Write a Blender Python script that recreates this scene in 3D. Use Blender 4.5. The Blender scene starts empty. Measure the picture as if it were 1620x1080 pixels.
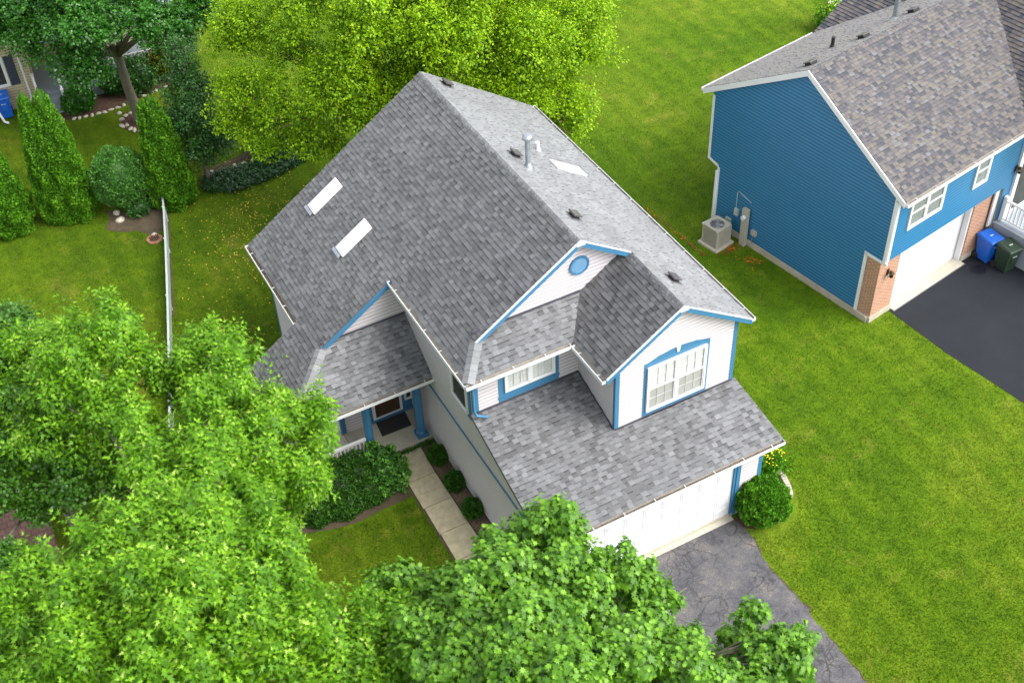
import bpy, math, random
import numpy as np
from mathutils import Vector, Matrix
R = math.radians
C = bpy.context.scene.collection
rng = np.random.default_rng(7)
random.seed(11)

# ------------------------------------------------------------------ camera
CAMP = np.array([-9.570, -17.767, 28.774])
FW = np.array([0.32632399, 0.65134177, -0.68503033])
RT = np.array([0.87856512, -0.47637963, -0.03443507])
UP = np.array([0.34876349, 0.59060677, 0.72770026])
FPX = 1988.58
cam = bpy.data.cameras.new('camera'); co = bpy.data.objects.new('camera', cam); C.objects.link(co)
cam.sensor_width = 36; cam.lens = FPX / 1620 * 36; cam.clip_end = 2000; cam.clip_start = 0.5
M = Matrix(((RT[0], UP[0], -FW[0], CAMP[0]), (RT[1], UP[1], -FW[1], CAMP[1]), (RT[2], UP[2], -FW[2], CAMP[2]), (0, 0, 0, 1)))
co.matrix_world = M
bpy.context.scene.camera = co

def at(px, py, z=0.0):
    """world point at height z that the survey photo shows at px, py"""
    r = FW * FPX + RT * (px - 810) - UP * (py - 540)
    return CAMP + r * ((z - CAMP[2]) / r[2])

# ------------------------------------------------------------------ light
SUN_EL, SUN_DIR = 50, (0.68, -0.73)          # towards the sun, in plan
w = bpy.data.worlds.new('World'); bpy.context.scene.world = w; w.use_nodes = True
nt = w.node_tree; bg = nt.nodes['Background']
sky = nt.nodes.new('ShaderNodeTexSky'); sky.sky_type = 'NISHITA'; sky.sun_disc = False
sky.sun_elevation = R(SUN_EL); sky.sun_rotation = math.atan2(SUN_DIR[0], SUN_DIR[1])
sky.air_density = 1.0; sky.dust_density = 3.0; sky.ozone_density = 1.0
hs = nt.nodes.new('ShaderNodeHueSaturation'); hs.inputs['Saturation'].default_value = 0.28
nt.links.new(sky.outputs[0], hs.inputs['Color']); nt.links.new(hs.outputs[0], bg.inputs[0])
bg.inputs[1].default_value = 0.15
sl = bpy.data.lights.new('sun', 'SUN'); sl.energy = 1.15; sl.angle = R(50); sl.color = (1.0, 0.965, 0.91)
so = bpy.data.objects.new('sun', sl); C.objects.link(so)
ce = math.cos(R(SUN_EL)); so.rotation_euler = Vector((SUN_DIR[0]*ce, SUN_DIR[1]*ce, math.sin(R(SUN_EL)))).to_track_quat('Z', 'Y').to_euler()
vs = bpy.context.scene.view_settings
vs.view_transform = 'Standard'; vs.look = 'None'; vs.exposure = 1.42; vs.gamma = 1.0

# ------------------------------------------------------------------ materials
def newmat(name):
    m = bpy.data.materials.new(name); m.use_nodes = True
    return m, m.node_tree, m.node_tree.nodes['Principled BSDF']
def N(nt, t, **k):
    n = nt.nodes.new(t)
    for a, v in k.items():
        if a in n.inputs.keys(): n.inputs[a].default_value = v
        else: setattr(n, a, v)
    return n
def ramp(nt, stops):
    r = nt.nodes.new('ShaderNodeValToRGB'); e = r.color_ramp.elements
    while len(e) < len(stops): e.new(0.5)
    for i, (p, c) in enumerate(stops):
        e[i].position = p; e[i].color = (*c, 1)
    return r
def coord(nt, scale=(1, 1, 1), out='Object'):
    tc = nt.nodes.new('ShaderNodeTexCoord'); mp = nt.nodes.new('ShaderNodeMapping')
    mp.inputs['Scale'].default_value = scale; nt.links.new(tc.outputs[out], mp.inputs[0]); return mp.outputs[0]
def mixc(nt, fac, a, b, mode='MIX'):
    m = nt.nodes.new('ShaderNodeMix'); m.data_type = 'RGBA'; m.blend_type = mode
    for sock, v in ((m.inputs[0], fac), (m.inputs[6], a), (m.inputs[7], b)):
        if isinstance(v, (int, float)): sock.default_value = v
        elif isinstance(v, tuple): sock.default_value = (*v, 1)
        else: nt.links.new(v, sock)
    return m.outputs[2]
def plain(name, col, rough=0.6, var=0.12, scale=3.0, bump=0.0, bscale=60, metal=0.0, spec=0.5):
    m, nt, p = newmat(name)
    v = coord(nt); n = N(nt, 'ShaderNodeTexNoise', Scale=scale, Detail=6.0, Roughness=0.65); nt.links.new(v, n.inputs['Vector'])
    r = ramp(nt, [(0.3, tuple(c*(1-var) for c in col)), (0.7, tuple(min(1, c*(1+var)) for c in col))])
    nt.links.new(n.outputs[0], r.inputs[0]); nt.links.new(r.outputs[0], p.inputs['Base Color'])
    p.inputs['Roughness'].default_value = rough; p.inputs['Metallic'].default_value = metal
    p.inputs['Specular IOR Level'].default_value = spec
    if bump:
        b = N(nt, 'ShaderNodeBump', Strength=bump, Distance=0.01); n2 = N(nt, 'ShaderNodeTexNoise', Scale=bscale, Detail=3.0)
        nt.links.new(v, n2.inputs['Vector']); nt.links.new(n2.outputs[0], b.inputs['Height']); nt.links.new(b.outputs[0], p.inputs['Normal'])
    return m
def shingle_mat(name, stops, grain=0.25, streak=0.18, sheen=0.55):
    m, nt, p = newmat(name)
    at_ = N(nt, 'ShaderNodeAttribute', attribute_name='tint')
    r = ramp(nt, stops); nt.links.new(at_.outputs['Fac'], r.inputs[0])
    v = coord(nt)
    g = N(nt, 'ShaderNodeTexNoise', Scale=70.0, Detail=2.0); nt.links.new(v, g.inputs['Vector'])
    gr = ramp(nt, [(0.3, (1-grain,)*3), (0.7, (1+grain,)*3)]); nt.links.new(g.outputs[0], gr.inputs[0])
    c = mixc(nt, 1.0, r.outputs[0], gr.outputs[0], 'MULTIPLY')
    s = N(nt, 'ShaderNodeTexNoise', Scale=0.55, Detail=5.0, Roughness=0.7); nt.links.new(v, s.inputs['Vector'])
    sr = ramp(nt, [(0.32, (1-streak,)*3), (0.62, (1+streak*0.4,)*3)]); nt.links.new(s.outputs[0], sr.inputs[0])
    c = mixc(nt, 1.0, c, sr.outputs[0], 'MULTIPLY')
    nt.links.new(c, p.inputs['Base Color']); p.inputs['Roughness'].default_value = 0.6; p.inputs['Specular IOR Level'].default_value = 0.5; p.inputs['Sheen Weight'].default_value = sheen; p.inputs['Sheen Roughness'].default_value = 0.45
    b = N(nt, 'ShaderNodeBump', Strength=0.5, Distance=0.006); nt.links.new(g.outputs[0], b.inputs['Height']); nt.links.new(b.outputs[0], p.inputs['Normal'])
    return m
def leaf_mat(name, stops, trans=0.30, rough=0.42, spec=0.5, under=None, patch=0.0):
    m, nt, p = newmat(name)
    a = N(nt, 'ShaderNodeAttribute', attribute_name='tint'); r = ramp(nt, stops); nt.links.new(a.outputs['Fac'], r.inputs[0])
    c = r.outputs[0]
    if under:
        g = nt.nodes.new('ShaderNodeNewGeometry'); c = mixc(nt, g.outputs['Backfacing'], c, under)
    nt.links.new(c, p.inputs['Base Color']); p.inputs['Roughness'].default_value = rough; p.inputs['Specular IOR Level'].default_value = spec
    t = nt.nodes.new('ShaderNodeBsdfTranslucent')
    tc = mixc(nt, 1.0, c, (1.0, 1.25, 0.45), 'MULTIPLY'); nt.links.new(tc, t.inputs[0])
    mx = nt.nodes.new('ShaderNodeMixShader'); mx.inputs[0].default_value = trans
    nt.links.new(p.outputs[0], mx.inputs[1]); nt.links.new(t.outputs[0], mx.inputs[2])
    nt.links.new(mx.outputs[0], nt.nodes['Material Output'].inputs[0])
    return m
def lawn_nodes(nt, p, blades=False):
    """patchy turf: hue follows world position, for soil sheet and blades alike"""
    g = nt.nodes.new('ShaderNodeNewGeometry'); v = g.outputs['Position']
    a = N(nt, 'ShaderNodeTexNoise', Scale=0.22, Detail=8.0, Roughness=0.62); nt.links.new(v, a.inputs['Vector'])
    b = N(nt, 'ShaderNodeTexNoise', Scale=2.2, Detail=6.0, Roughness=0.7); nt.links.new(v, b.inputs['Vector'])
    r1 = ramp(nt, [(0.30, (0.050, 0.116, 0.004)), (0.5, (0.080, 0.158, 0.004)), (0.70, (0.125, 0.195, 0.010))]); nt.links.new(a.outputs[0], r1.inputs[0])
    r2 = ramp(nt, [(0.30, (0.68, 0.76, 0.7)), (0.5, (1.0, 1.0, 1.0)), (0.70, (1.38, 1.22, 1.4))]); nt.links.new(b.outputs[0], r2.inputs[0])
    c = mixc(nt, 1.0, r1.outputs[0], r2.outputs[0], 'MULTIPLY')
    d = N(nt, 'ShaderNodeTexNoise', Scale=0.5, Detail=4.0, Roughness=0.75); mp = nt.nodes.new('ShaderNodeMapping'); mp.inputs['Location'].default_value = (31, 7, 0)
    nt.links.new(v, mp.inputs[0]); nt.links.new(mp.outputs[0], d.inputs['Vector'])
    r3 = ramp(nt, [(0.56, (0, 0, 0)), (0.75, (0.6,)*3)]); nt.links.new(d.outputs[0], r3.inputs[0])
    c = mixc(nt, r3.outputs[0], c, (0.25, 0.25, 0.04))
    fz = N(nt, 'ShaderNodeTexNoise', Scale=17.0, Detail=6.0, Roughness=0.85); nt.links.new(v, fz.inputs['Vector'])
    fr_ = ramp(nt, [(0.34, (0.45, 0.5, 0.5)), (0.5, (1.0, 1.0, 1.0)), (0.66, (1.7, 1.5, 1.5))]); nt.links.new(fz.outputs[0], fr_.inputs[0])
    c = mixc(nt, 1.0, c, fr_.outputs[0], 'MULTIPLY')
    wv = N(nt, 'ShaderNodeTexWave', Scale=0.30, Distortion=1.2, Detail=2.0); nt.links.new(v, wv.inputs['Vector'])
    wr = ramp(nt, [(0.35, (0.94, 0.94, 0.94)), (0.65, (1.07, 1.05, 1.04))]); nt.links.new(wv.outputs[0], wr.inputs[0]); c = mixc(nt, 1.0, c, wr.outputs[0], 'MULTIPLY')
    # grass colour turns slightly darker towards the back yard on the left
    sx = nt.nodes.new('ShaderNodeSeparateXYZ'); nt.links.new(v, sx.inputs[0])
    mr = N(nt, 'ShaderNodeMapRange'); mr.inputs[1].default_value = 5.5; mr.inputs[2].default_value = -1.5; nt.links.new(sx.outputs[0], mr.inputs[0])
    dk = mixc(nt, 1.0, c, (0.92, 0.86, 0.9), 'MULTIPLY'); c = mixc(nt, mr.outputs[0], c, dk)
    if blades:
        at_ = N(nt, 'ShaderNodeAttribute', attribute_name='tint')
        rr = ramp(nt, [(0, (0.55, 0.66, 0.5)), (0.5, (1, 1, 1)), (1, (1.75, 1.45, 1.5))]); nt.links.new(at_.outputs['Fac'], rr.inputs[0])
        c = mixc(nt, 1.0, c, rr.outputs[0], 'MULTIPLY')
    nt.links.new(c, p.inputs['Base Color'])
    return v, c
def lawn_mat(name, blades=False):
    m, nt, p = newmat(name); v, c = lawn_nodes(nt, p, blades)
    p.inputs['Roughness'].default_value = 0.85; p.inputs['Specular IOR Level'].default_value = 0.12
    if blades:
        t = nt.nodes.new('ShaderNodeBsdfTranslucent'); nt.links.new(c, t.inputs[0]); mx = nt.nodes.new('ShaderNodeMixShader'); mx.inputs[0].default_value = 0.3
        nt.links.new(p.outputs[0], mx.inputs[1]); nt.links.new(t.outputs[0], mx.inputs[2]); nt.links.new(mx.outputs[0], nt.nodes['Material Output'].inputs[0])
    else:
        n = N(nt, 'ShaderNodeTexNoise', Scale=14.0, Detail=5.0, Roughness=0.8); nt.links.new(v, n.inputs['Vector'])
        b = N(nt, 'ShaderNodeBump', Strength=0.8, Distance=0.05); nt.links.new(n.outputs[0], b.inputs['Height']); nt.links.new(b.outputs[0], p.inputs['Normal'])
    return m
def asphalt_old():
    m, nt, p = newmat('old_asphalt'); v = coord(nt)
    n = N(nt, 'ShaderNodeTexNoise', Scale=0.9, Detail=12.0, Roughness=0.80); nt.links.new(v, n.inputs['Vector'])
    r = ramp(nt, [(0.33, (0.026, 0.027, 0.032)), (0.44, (0.068, 0.068, 0.076)), (0.56, (0.110, 0.104, 0.104)), (0.64, (0.19, 0.165, 0.135)), (0.74, (0.25, 0.21, 0.16))]); nt.links.new(n.outputs[0], r.inputs[0])
    f = N(nt, 'ShaderNodeTexNoise', Scale=30.0, Detail=3.0); nt.links.new(v, f.inputs['Vector'])
    fr = ramp(nt, [(0.3, (0.75,)*3), (0.7, (1.3,)*3)]); nt.links.new(f.outputs[0], fr.inputs[0])
    c = mixc(nt, 1.0, r.outputs[0], fr.outputs[0], 'MULTIPLY')
    dn = N(nt, 'ShaderNodeTexNoise', Scale=2.5, Detail=4.0); nt.links.new(v, dn.inputs['Vector'])
    dv = mixc(nt, 0.30, v, dn.outputs['Color'])
    hts = []
    for sc, wd, lo in ((1.1, 0.018, 0.38), (3.0, 0.040, 0.50), (7.0, 0.07, 0.57)):
        vo = N(nt, 'ShaderNodeTexVoronoi', feature='DISTANCE_TO_EDGE', Scale=sc); nt.links.new(dv, vo.inputs['Vector'])
        cr = ramp(nt, [(0.0, (1, 1, 1)), (wd, (0, 0, 0))]); nt.links.new(vo.outputs[0], cr.inputs[0])
        mk = N(nt, 'ShaderNodeTexNoise', Scale=0.7, Detail=2.0); nt.links.new(v, mk.inputs['Vector'])
        mr = ramp(nt, [(lo, (0, 0, 0)), (lo+0.08, (1, 1, 1))]); nt.links.new(mk.outputs[0], mr.inputs[0])
        k = mixc(nt, 1.0, mixc(nt, 1.0, cr.outputs[0], mr.outputs[0], 'MULTIPLY'), (0.85, 0.85, 0.85), 'MULTIPLY'); c = mixc(nt, k, c, (0.03, 0.028, 0.028))
    nt.links.new(c, p.inputs['Base Color']); p.inputs['Roughness'].default_value = 0.85
    b = N(nt, 'ShaderNodeBump', Strength=0.5, Distance=0.01); nt.links.new(f.outputs[0], b.inputs['Height']); nt.links.new(b.outputs[0], p.inputs['Normal'])
    return m
def brick_mat(name, c1, c2, mortar, bw, bh, ms=0.012, plane='XZ', off=0.5):
    m, nt, p = newmat(name); tc = nt.nodes.new('ShaderNodeTexCoord'); sx = nt.nodes.new('ShaderNodeSeparateXYZ'); nt.links.new(tc.outputs['Object'], sx.inputs[0])
    cb = nt.nodes.new('ShaderNodeCombineXYZ')
    if plane == 'XZ':
        ad = N(nt, 'ShaderNodeMath', operation='ADD'); nt.links.new(sx.outputs[0], ad.inputs[0]); nt.links.new(sx.outputs[1], ad.inputs[1])
        nt.links.new(ad.outputs[0], cb.inputs[0]); nt.links.new(sx.outputs[2], cb.inputs[1])
    else:
        nt.links.new(sx.outputs[0], cb.inputs[0]); nt.links.new(sx.outputs[1], cb.inputs[1])
    b = nt.nodes.new('ShaderNodeTexBrick'); nt.links.new(cb.outputs[0], b.inputs['Vector'])
    b.inputs['Color1'].default_value = (*c1, 1); b.inputs['Color2'].default_value = (*c2, 1); b.inputs['Mortar'].default_value = (*mortar, 1)
    b.inputs['Scale'].default_value = 1; b.inputs['Brick Width'].default_value = bw; b.inputs['Row Height'].default_value = bh; b.inputs['Mortar Size'].default_value = ms
    nt.links.new(b.outputs[0], p.inputs['Base Color']); p.inputs['Roughness'].default_value = 0.85
    bu = N(nt, 'ShaderNodeBump', Strength=0.6, Distance=0.01, invert=True); nt.links.new(b.outputs['Fac'], bu.inputs['Height']); nt.links.new(bu.outputs[0], p.inputs['Normal'])
    return m
def glass_mat(name, alpha=0.25):
    m, nt, p = newmat(name); p.inputs['Base Color'].default_value = (0.02, 0.025, 0.03, 1); p.inputs['Roughness'].default_value = 0.04
    t = nt.nodes.new('ShaderNodeBsdfTransparent'); mx = nt.nodes.new('ShaderNodeMixShader'); mx.inputs[0].default_value = alpha
    nt.links.new(t.outputs[0], mx.inputs[1]); nt.links.new(p.outputs[0], mx.inputs[2]); nt.links.new(mx.outputs[0], nt.nodes['Material Output'].inputs[0])
    return m
def speckle(name, base, cols, scale=55, rough=0.95):
    m, nt, p = newmat(name); v = coord(nt)
    vo = N(nt, 'ShaderNodeTexVoronoi', Scale=float(scale)); nt.links.new(v, vo.inputs['Vector'])
    sp = nt.nodes.new('ShaderNodeSeparateColor'); nt.links.new(vo.outputs['Color'], sp.inputs[0])
    r = ramp(nt, [(i/(len(cols)-1), c) for i, c in enumerate(cols)]); nt.links.new(sp.outputs[0], r.inputs[0])
    n = N(nt, 'ShaderNodeTexNoise', Scale=1.5, Detail=5.0); nt.links.new(v, n.inputs['Vector'])
    nr = ramp(nt, [(0.3, (0.7,)*3), (0.7, (1.25,)*3)]); nt.links.new(n.outputs[0], nr.inputs[0])
    nt.links.new(mixc(nt, 1.0, r.outputs[0], nr.outputs[0], 'MULTIPLY'), p.inputs['Base Color']); p.inputs['Roughness'].default_value = rough
    b = N(nt, 'ShaderNodeBump', Strength=1.0, Distance=0.03); nt.links.new(vo.outputs['Distance'], b.inputs['Height']); nt.links.new(b.outputs[0], p.inputs['Normal'])
    return m

MT = dict(
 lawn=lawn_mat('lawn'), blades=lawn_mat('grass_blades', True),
 asph=asphalt_old(), asph2=plain('new_asphalt', (0.014, 0.017, 0.022), 0.8, 0.18, 0.7, 0.5, 90, spec=0.3),
 conc=plain('concrete_walk', (0.47, 0.41, 0.27), 0.9, 0.22, 5, 0.4, 70), conc2=plain('concrete', (0.45, 0.42, 0.34), 0.9, 0.12, 4, 0.3, 70),
 found=plain('foundation', (0.42, 0.38, 0.30), 0.9, 0.15, 3, 0.3, 40),
 mulch=speckle('mulch', None, [(0.045, 0.022, 0.014), (0.12, 0.06, 0.035), (0.075, 0.04, 0.025), (0.22, 0.13, 0.08)], 38),
 bark_mulch=speckle('pale_mulch', None, [(0.10, 0.065, 0.04), (0.2, 0.14, 0.09), (0.14, 0.09, 0.06), (0.34, 0.25, 0.17)], 42),
 soil=plain('soil', (0.085, 0.062, 0.036), 0.95, 0.3, 2.5, 0.8, 30),
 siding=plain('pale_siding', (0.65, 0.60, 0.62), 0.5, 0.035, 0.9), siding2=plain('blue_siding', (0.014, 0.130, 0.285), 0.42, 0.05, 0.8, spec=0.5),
 siding_lap=plain('pale_siding_lap', (0.30, 0.28, 0.295), 0.6, 0.05, 2), siding2_lap=plain('blue_siding_lap', (0.060, 0.285, 0.47), 0.35, 0.05, 2), tan_lap=plain('tan_siding_lap', (0.27, 0.22, 0.13), 0.6, 0.05, 2),  # lap recesses: groove shade painted dark; on blue, edge highlights painted light
 tan=plain('tan_siding', (0.50, 0.43, 0.28), 0.55, 0.05, 0.9),
 trim=plain('blue_paint', (0.050, 0.185, 0.335), 0.4, 0.06, 2), white=plain('white_paint', (0.74, 0.74, 0.75), 0.4, 0.03, 2),
 door=plain('white_door_paint', (0.68, 0.68, 0.70), 0.45, 0.02, 2),
 vinyl=plain('vinyl', (0.42, 0.48, 0.45), 0.4, 0.03, 2), gutter=plain('gutter_inner', (0.33, 0.31, 0.27), 0.7, 0.25, 8), debris=speckle('leaf_debris', None, [(0.09, 0.07, 0.05), (0.19, 0.13, 0.08), (0.14, 0.11, 0.08), (0.28, 0.24, 0.17)], 60),
 dark=plain('dark_flashing', (0.06, 0.058, 0.075), 0.7, 0.2, 5), black=plain('black_metal', (0.022, 0.02, 0.022), 0.5, 0.2, 5),
 galv=plain('galvanised', (0.36, 0.39, 0.42), 0.4, 0.25, 9, metal=0.6), vent=plain('vent_metal', (0.13, 0.12, 0.13), 0.35, 0.25, 8, metal=0.3),
 sky=plain('skylight_dome', (0.62, 0.64, 0.67), 0.12, 0.03, 2), sky2=plain('weathered_dome', (0.50, 0.50, 0.48), 0.35, 0.1, 3), wood=plain('brown_door', (0.10, 0.055, 0.028), 0.35, 0.3, 6),
 mat=plain('rubber_mat', (0.028, 0.026, 0.028), 0.95, 0.25, 40, 0.6, 200),
 brick=brick_mat('red_brick', (0.48, 0.19, 0.09), (0.34, 0.115, 0.055), (0.52, 0.42, 0.33), 0.205, 0.068),
 paver=brick_mat('red_paver', (0.26, 0.13, 0.095), (0.17, 0.085, 0.065), (0.08, 0.06, 0.05), 0.22, 0.22, 0.012, 'XY'),
 stone=plain('pale_stone', (0.50, 0.45, 0.36), 0.9, 0.25, 4, 0.5, 25), block=plain('edging_block', (0.42, 0.37, 0.31), 0.9, 0.2, 5, 0.5, 60),
 glass=glass_mat('window_glass', 0.10), darkglass=glass_mat('dark_glass', 0.6), curtain=plain('curtain', (0.80, 0.82, 0.79), 0.9, 0.08, 6), blind=plain('blind', (0.50, 0.50, 0.46), 0.8, 0.05, 3),
 room=plain('dim_room', (0.05, 0.055, 0.05), 0.9, 0.3, 3), grey_curtain=plain('grey_curtain', (0.30, 0.34, 0.32), 0.9, 0.2, 6),
 acbody=plain('beige_metal', (0.40, 0.38, 0.31), 0.5, 0.08, 3), acdark=plain('ac_inside', (0.09, 0.085, 0.07), 0.7, 0.2, 8), grey=plain('grey_paint', (0.30, 0.34, 0.38), 0.6, 0.06, 2),
 binblue=plain('blue_plastic', (0.012, 0.12, 0.56), 0.42, 0.08, 2), bingreen=plain('green_plastic', (0.022, 0.045, 0.026), 0.45, 0.12, 2),
 orange=plain('orange_spray', (0.55, 0.15, 0.01), 0.9, 0.2, 9), red=plain('red_spray', (0.26, 0.045, 0.02), 0.9, 0.2, 9),
 bronze=plain('bronze', (0.07, 0.045, 0.025), 0.4, 0.2, 5, metal=0.5), bark=plain('grey_bark', (0.17, 0.145, 0.11), 0.95, 0.3, 9, 1.0, 22), pinkbark=plain('peeling_bark', (0.42, 0.24, 0.17), 0.9, 0.3, 4, 0.8, 25),
 oil=plain('oil_stain', (0.008, 0.008, 0.01), 0.45, 0.1, 5), yleaf=plain('fallen_yellow_leaf', (0.62, 0.47, 0.06), 0.8, 0.25, 2), terra=plain('terracotta', (0.30, 0.15, 0.08), 0.9, 0.2, 6),
 tag=plain('sticker', (0.75, 0.85, 0.2), 0.6, 0.05, 2), flower=plain('yellow_petals', (0.85, 0.70, 0.02), 0.6, 0.1, 4), roofdeck=plain('roof_underside', (0.16, 0.15, 0.15), 0.9, 0.1, 3), shutter=plain('slate_shutter', (0.04, 0.05, 0.08), 0.6, 0.1, 3),
)
MT['sh1'] = shingle_mat('old_grey_shingle', [(0.0, (0.030, 0.031, 0.033)), (0.3, (0.098, 0.100, 0.104)), (0.55, (0.150, 0.154, 0.161)), (0.8, (0.205, 0.211, 0.218)), (1.0, (0.29, 0.30, 0.30))])
MT['sh2'] = shingle_mat('brown_blend_shingle', [(0.0, (0.026, 0.030, 0.042)), (0.3, (0.065, 0.060, 0.068)), (0.6, (0.100, 0.086, 0.085)), (0.8, (0.120, 0.105, 0.082)), (1.0, (0.125, 0.128, 0.145))], streak=0.08, sheen=0.35)
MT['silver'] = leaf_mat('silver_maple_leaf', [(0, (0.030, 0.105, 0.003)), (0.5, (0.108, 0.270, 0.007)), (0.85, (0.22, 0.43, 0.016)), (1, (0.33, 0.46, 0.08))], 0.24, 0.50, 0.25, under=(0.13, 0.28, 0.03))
MT['norway'] = leaf_mat('norway_maple_leaf', [(0, (0.034, 0.110, 0.008)), (0.5, (0.095, 0.240, 0.016)), (1, (0.20, 0.41, 0.028))], 0.22, 0.45, 0.35)
MT['shade'] = leaf_mat('dark_maple_leaf', [(0, (0.028, 0.095, 0.006)), (0.6, (0.065, 0.19, 0.010)), (1, (0.13, 0.30, 0.02))], 0.25, 0.42, 0.5)
MT['lime'] = leaf_mat('lime_leaf', [(0, (0.070, 0.17, 0.001)), (0.5, (0.210, 0.38, 0.002)), (1, (0.38, 0.55, 0.006))], 0.26, 0.5, 0.25)
MT['maple2'] = leaf_mat('deep_maple_leaf', [(0, (0.020, 0.095, 0.008)), (0.6, (0.045, 0.19, 0.014)), (1, (0.11, 0.32, 0.03))], 0.28, 0.35, 0.6)
MT['pear'] = leaf_mat('pear_leaf', [(0, (0.022, 0.080, 0.013)), (0.7, (0.052, 0.165, 0.026)), (1, (0.10, 0.26, 0.04))], 0.2, 0.4, 0.5)
MT['arb'] = leaf_mat('arborvitae_spray', [(0, (0.038, 0.125, 0.003)), (0.6, (0.080, 0.24, 0.006)), (1, (0.16, 0.36, 0.012))], 0.2, 0.6, 0.3)
MT['yew'] = leaf_mat('yew_spray', [(0, (0.016, 0.065, 0.005)), (0.6, (0.042, 0.14, 0.010)), (1, (0.10, 0.25, 0.02))], 0.2, 0.5, 0.4)
MT['bush'] = leaf_mat('shrub_leaf', [(0, (0.040, 0.130, 0.018)), (0.7, (0.085, 0.25, 0.030)), (1, (0.16, 0.38, 0.045))], 0.2, 0.45, 0.5)
MT['globe'] = leaf_mat('globe_spray', [(0, (0.035, 0.13, 0.003)), (0.6, (0.075, 0.235, 0.006)), (1, (0.13, 0.33, 0.012))], 0.2, 0.55, 0.35)
MT['ivy'] = leaf_mat('ivy_leaf', [(0, (0.010, 0.045, 0.012)), (0.7, (0.025, 0.095, 0.020)), (1, (0.07, 0.19, 0.03))], 0.15, 0.4, 0.5)
MT['olive'] = leaf_mat('olive_leaf', [(0, (0.05, 0.075, 0.004)), (0.7, (0.12, 0.15, 0.008)), (1, (0.20, 0.23, 0.015))], 0.2, 0.45, 0.4)

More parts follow.
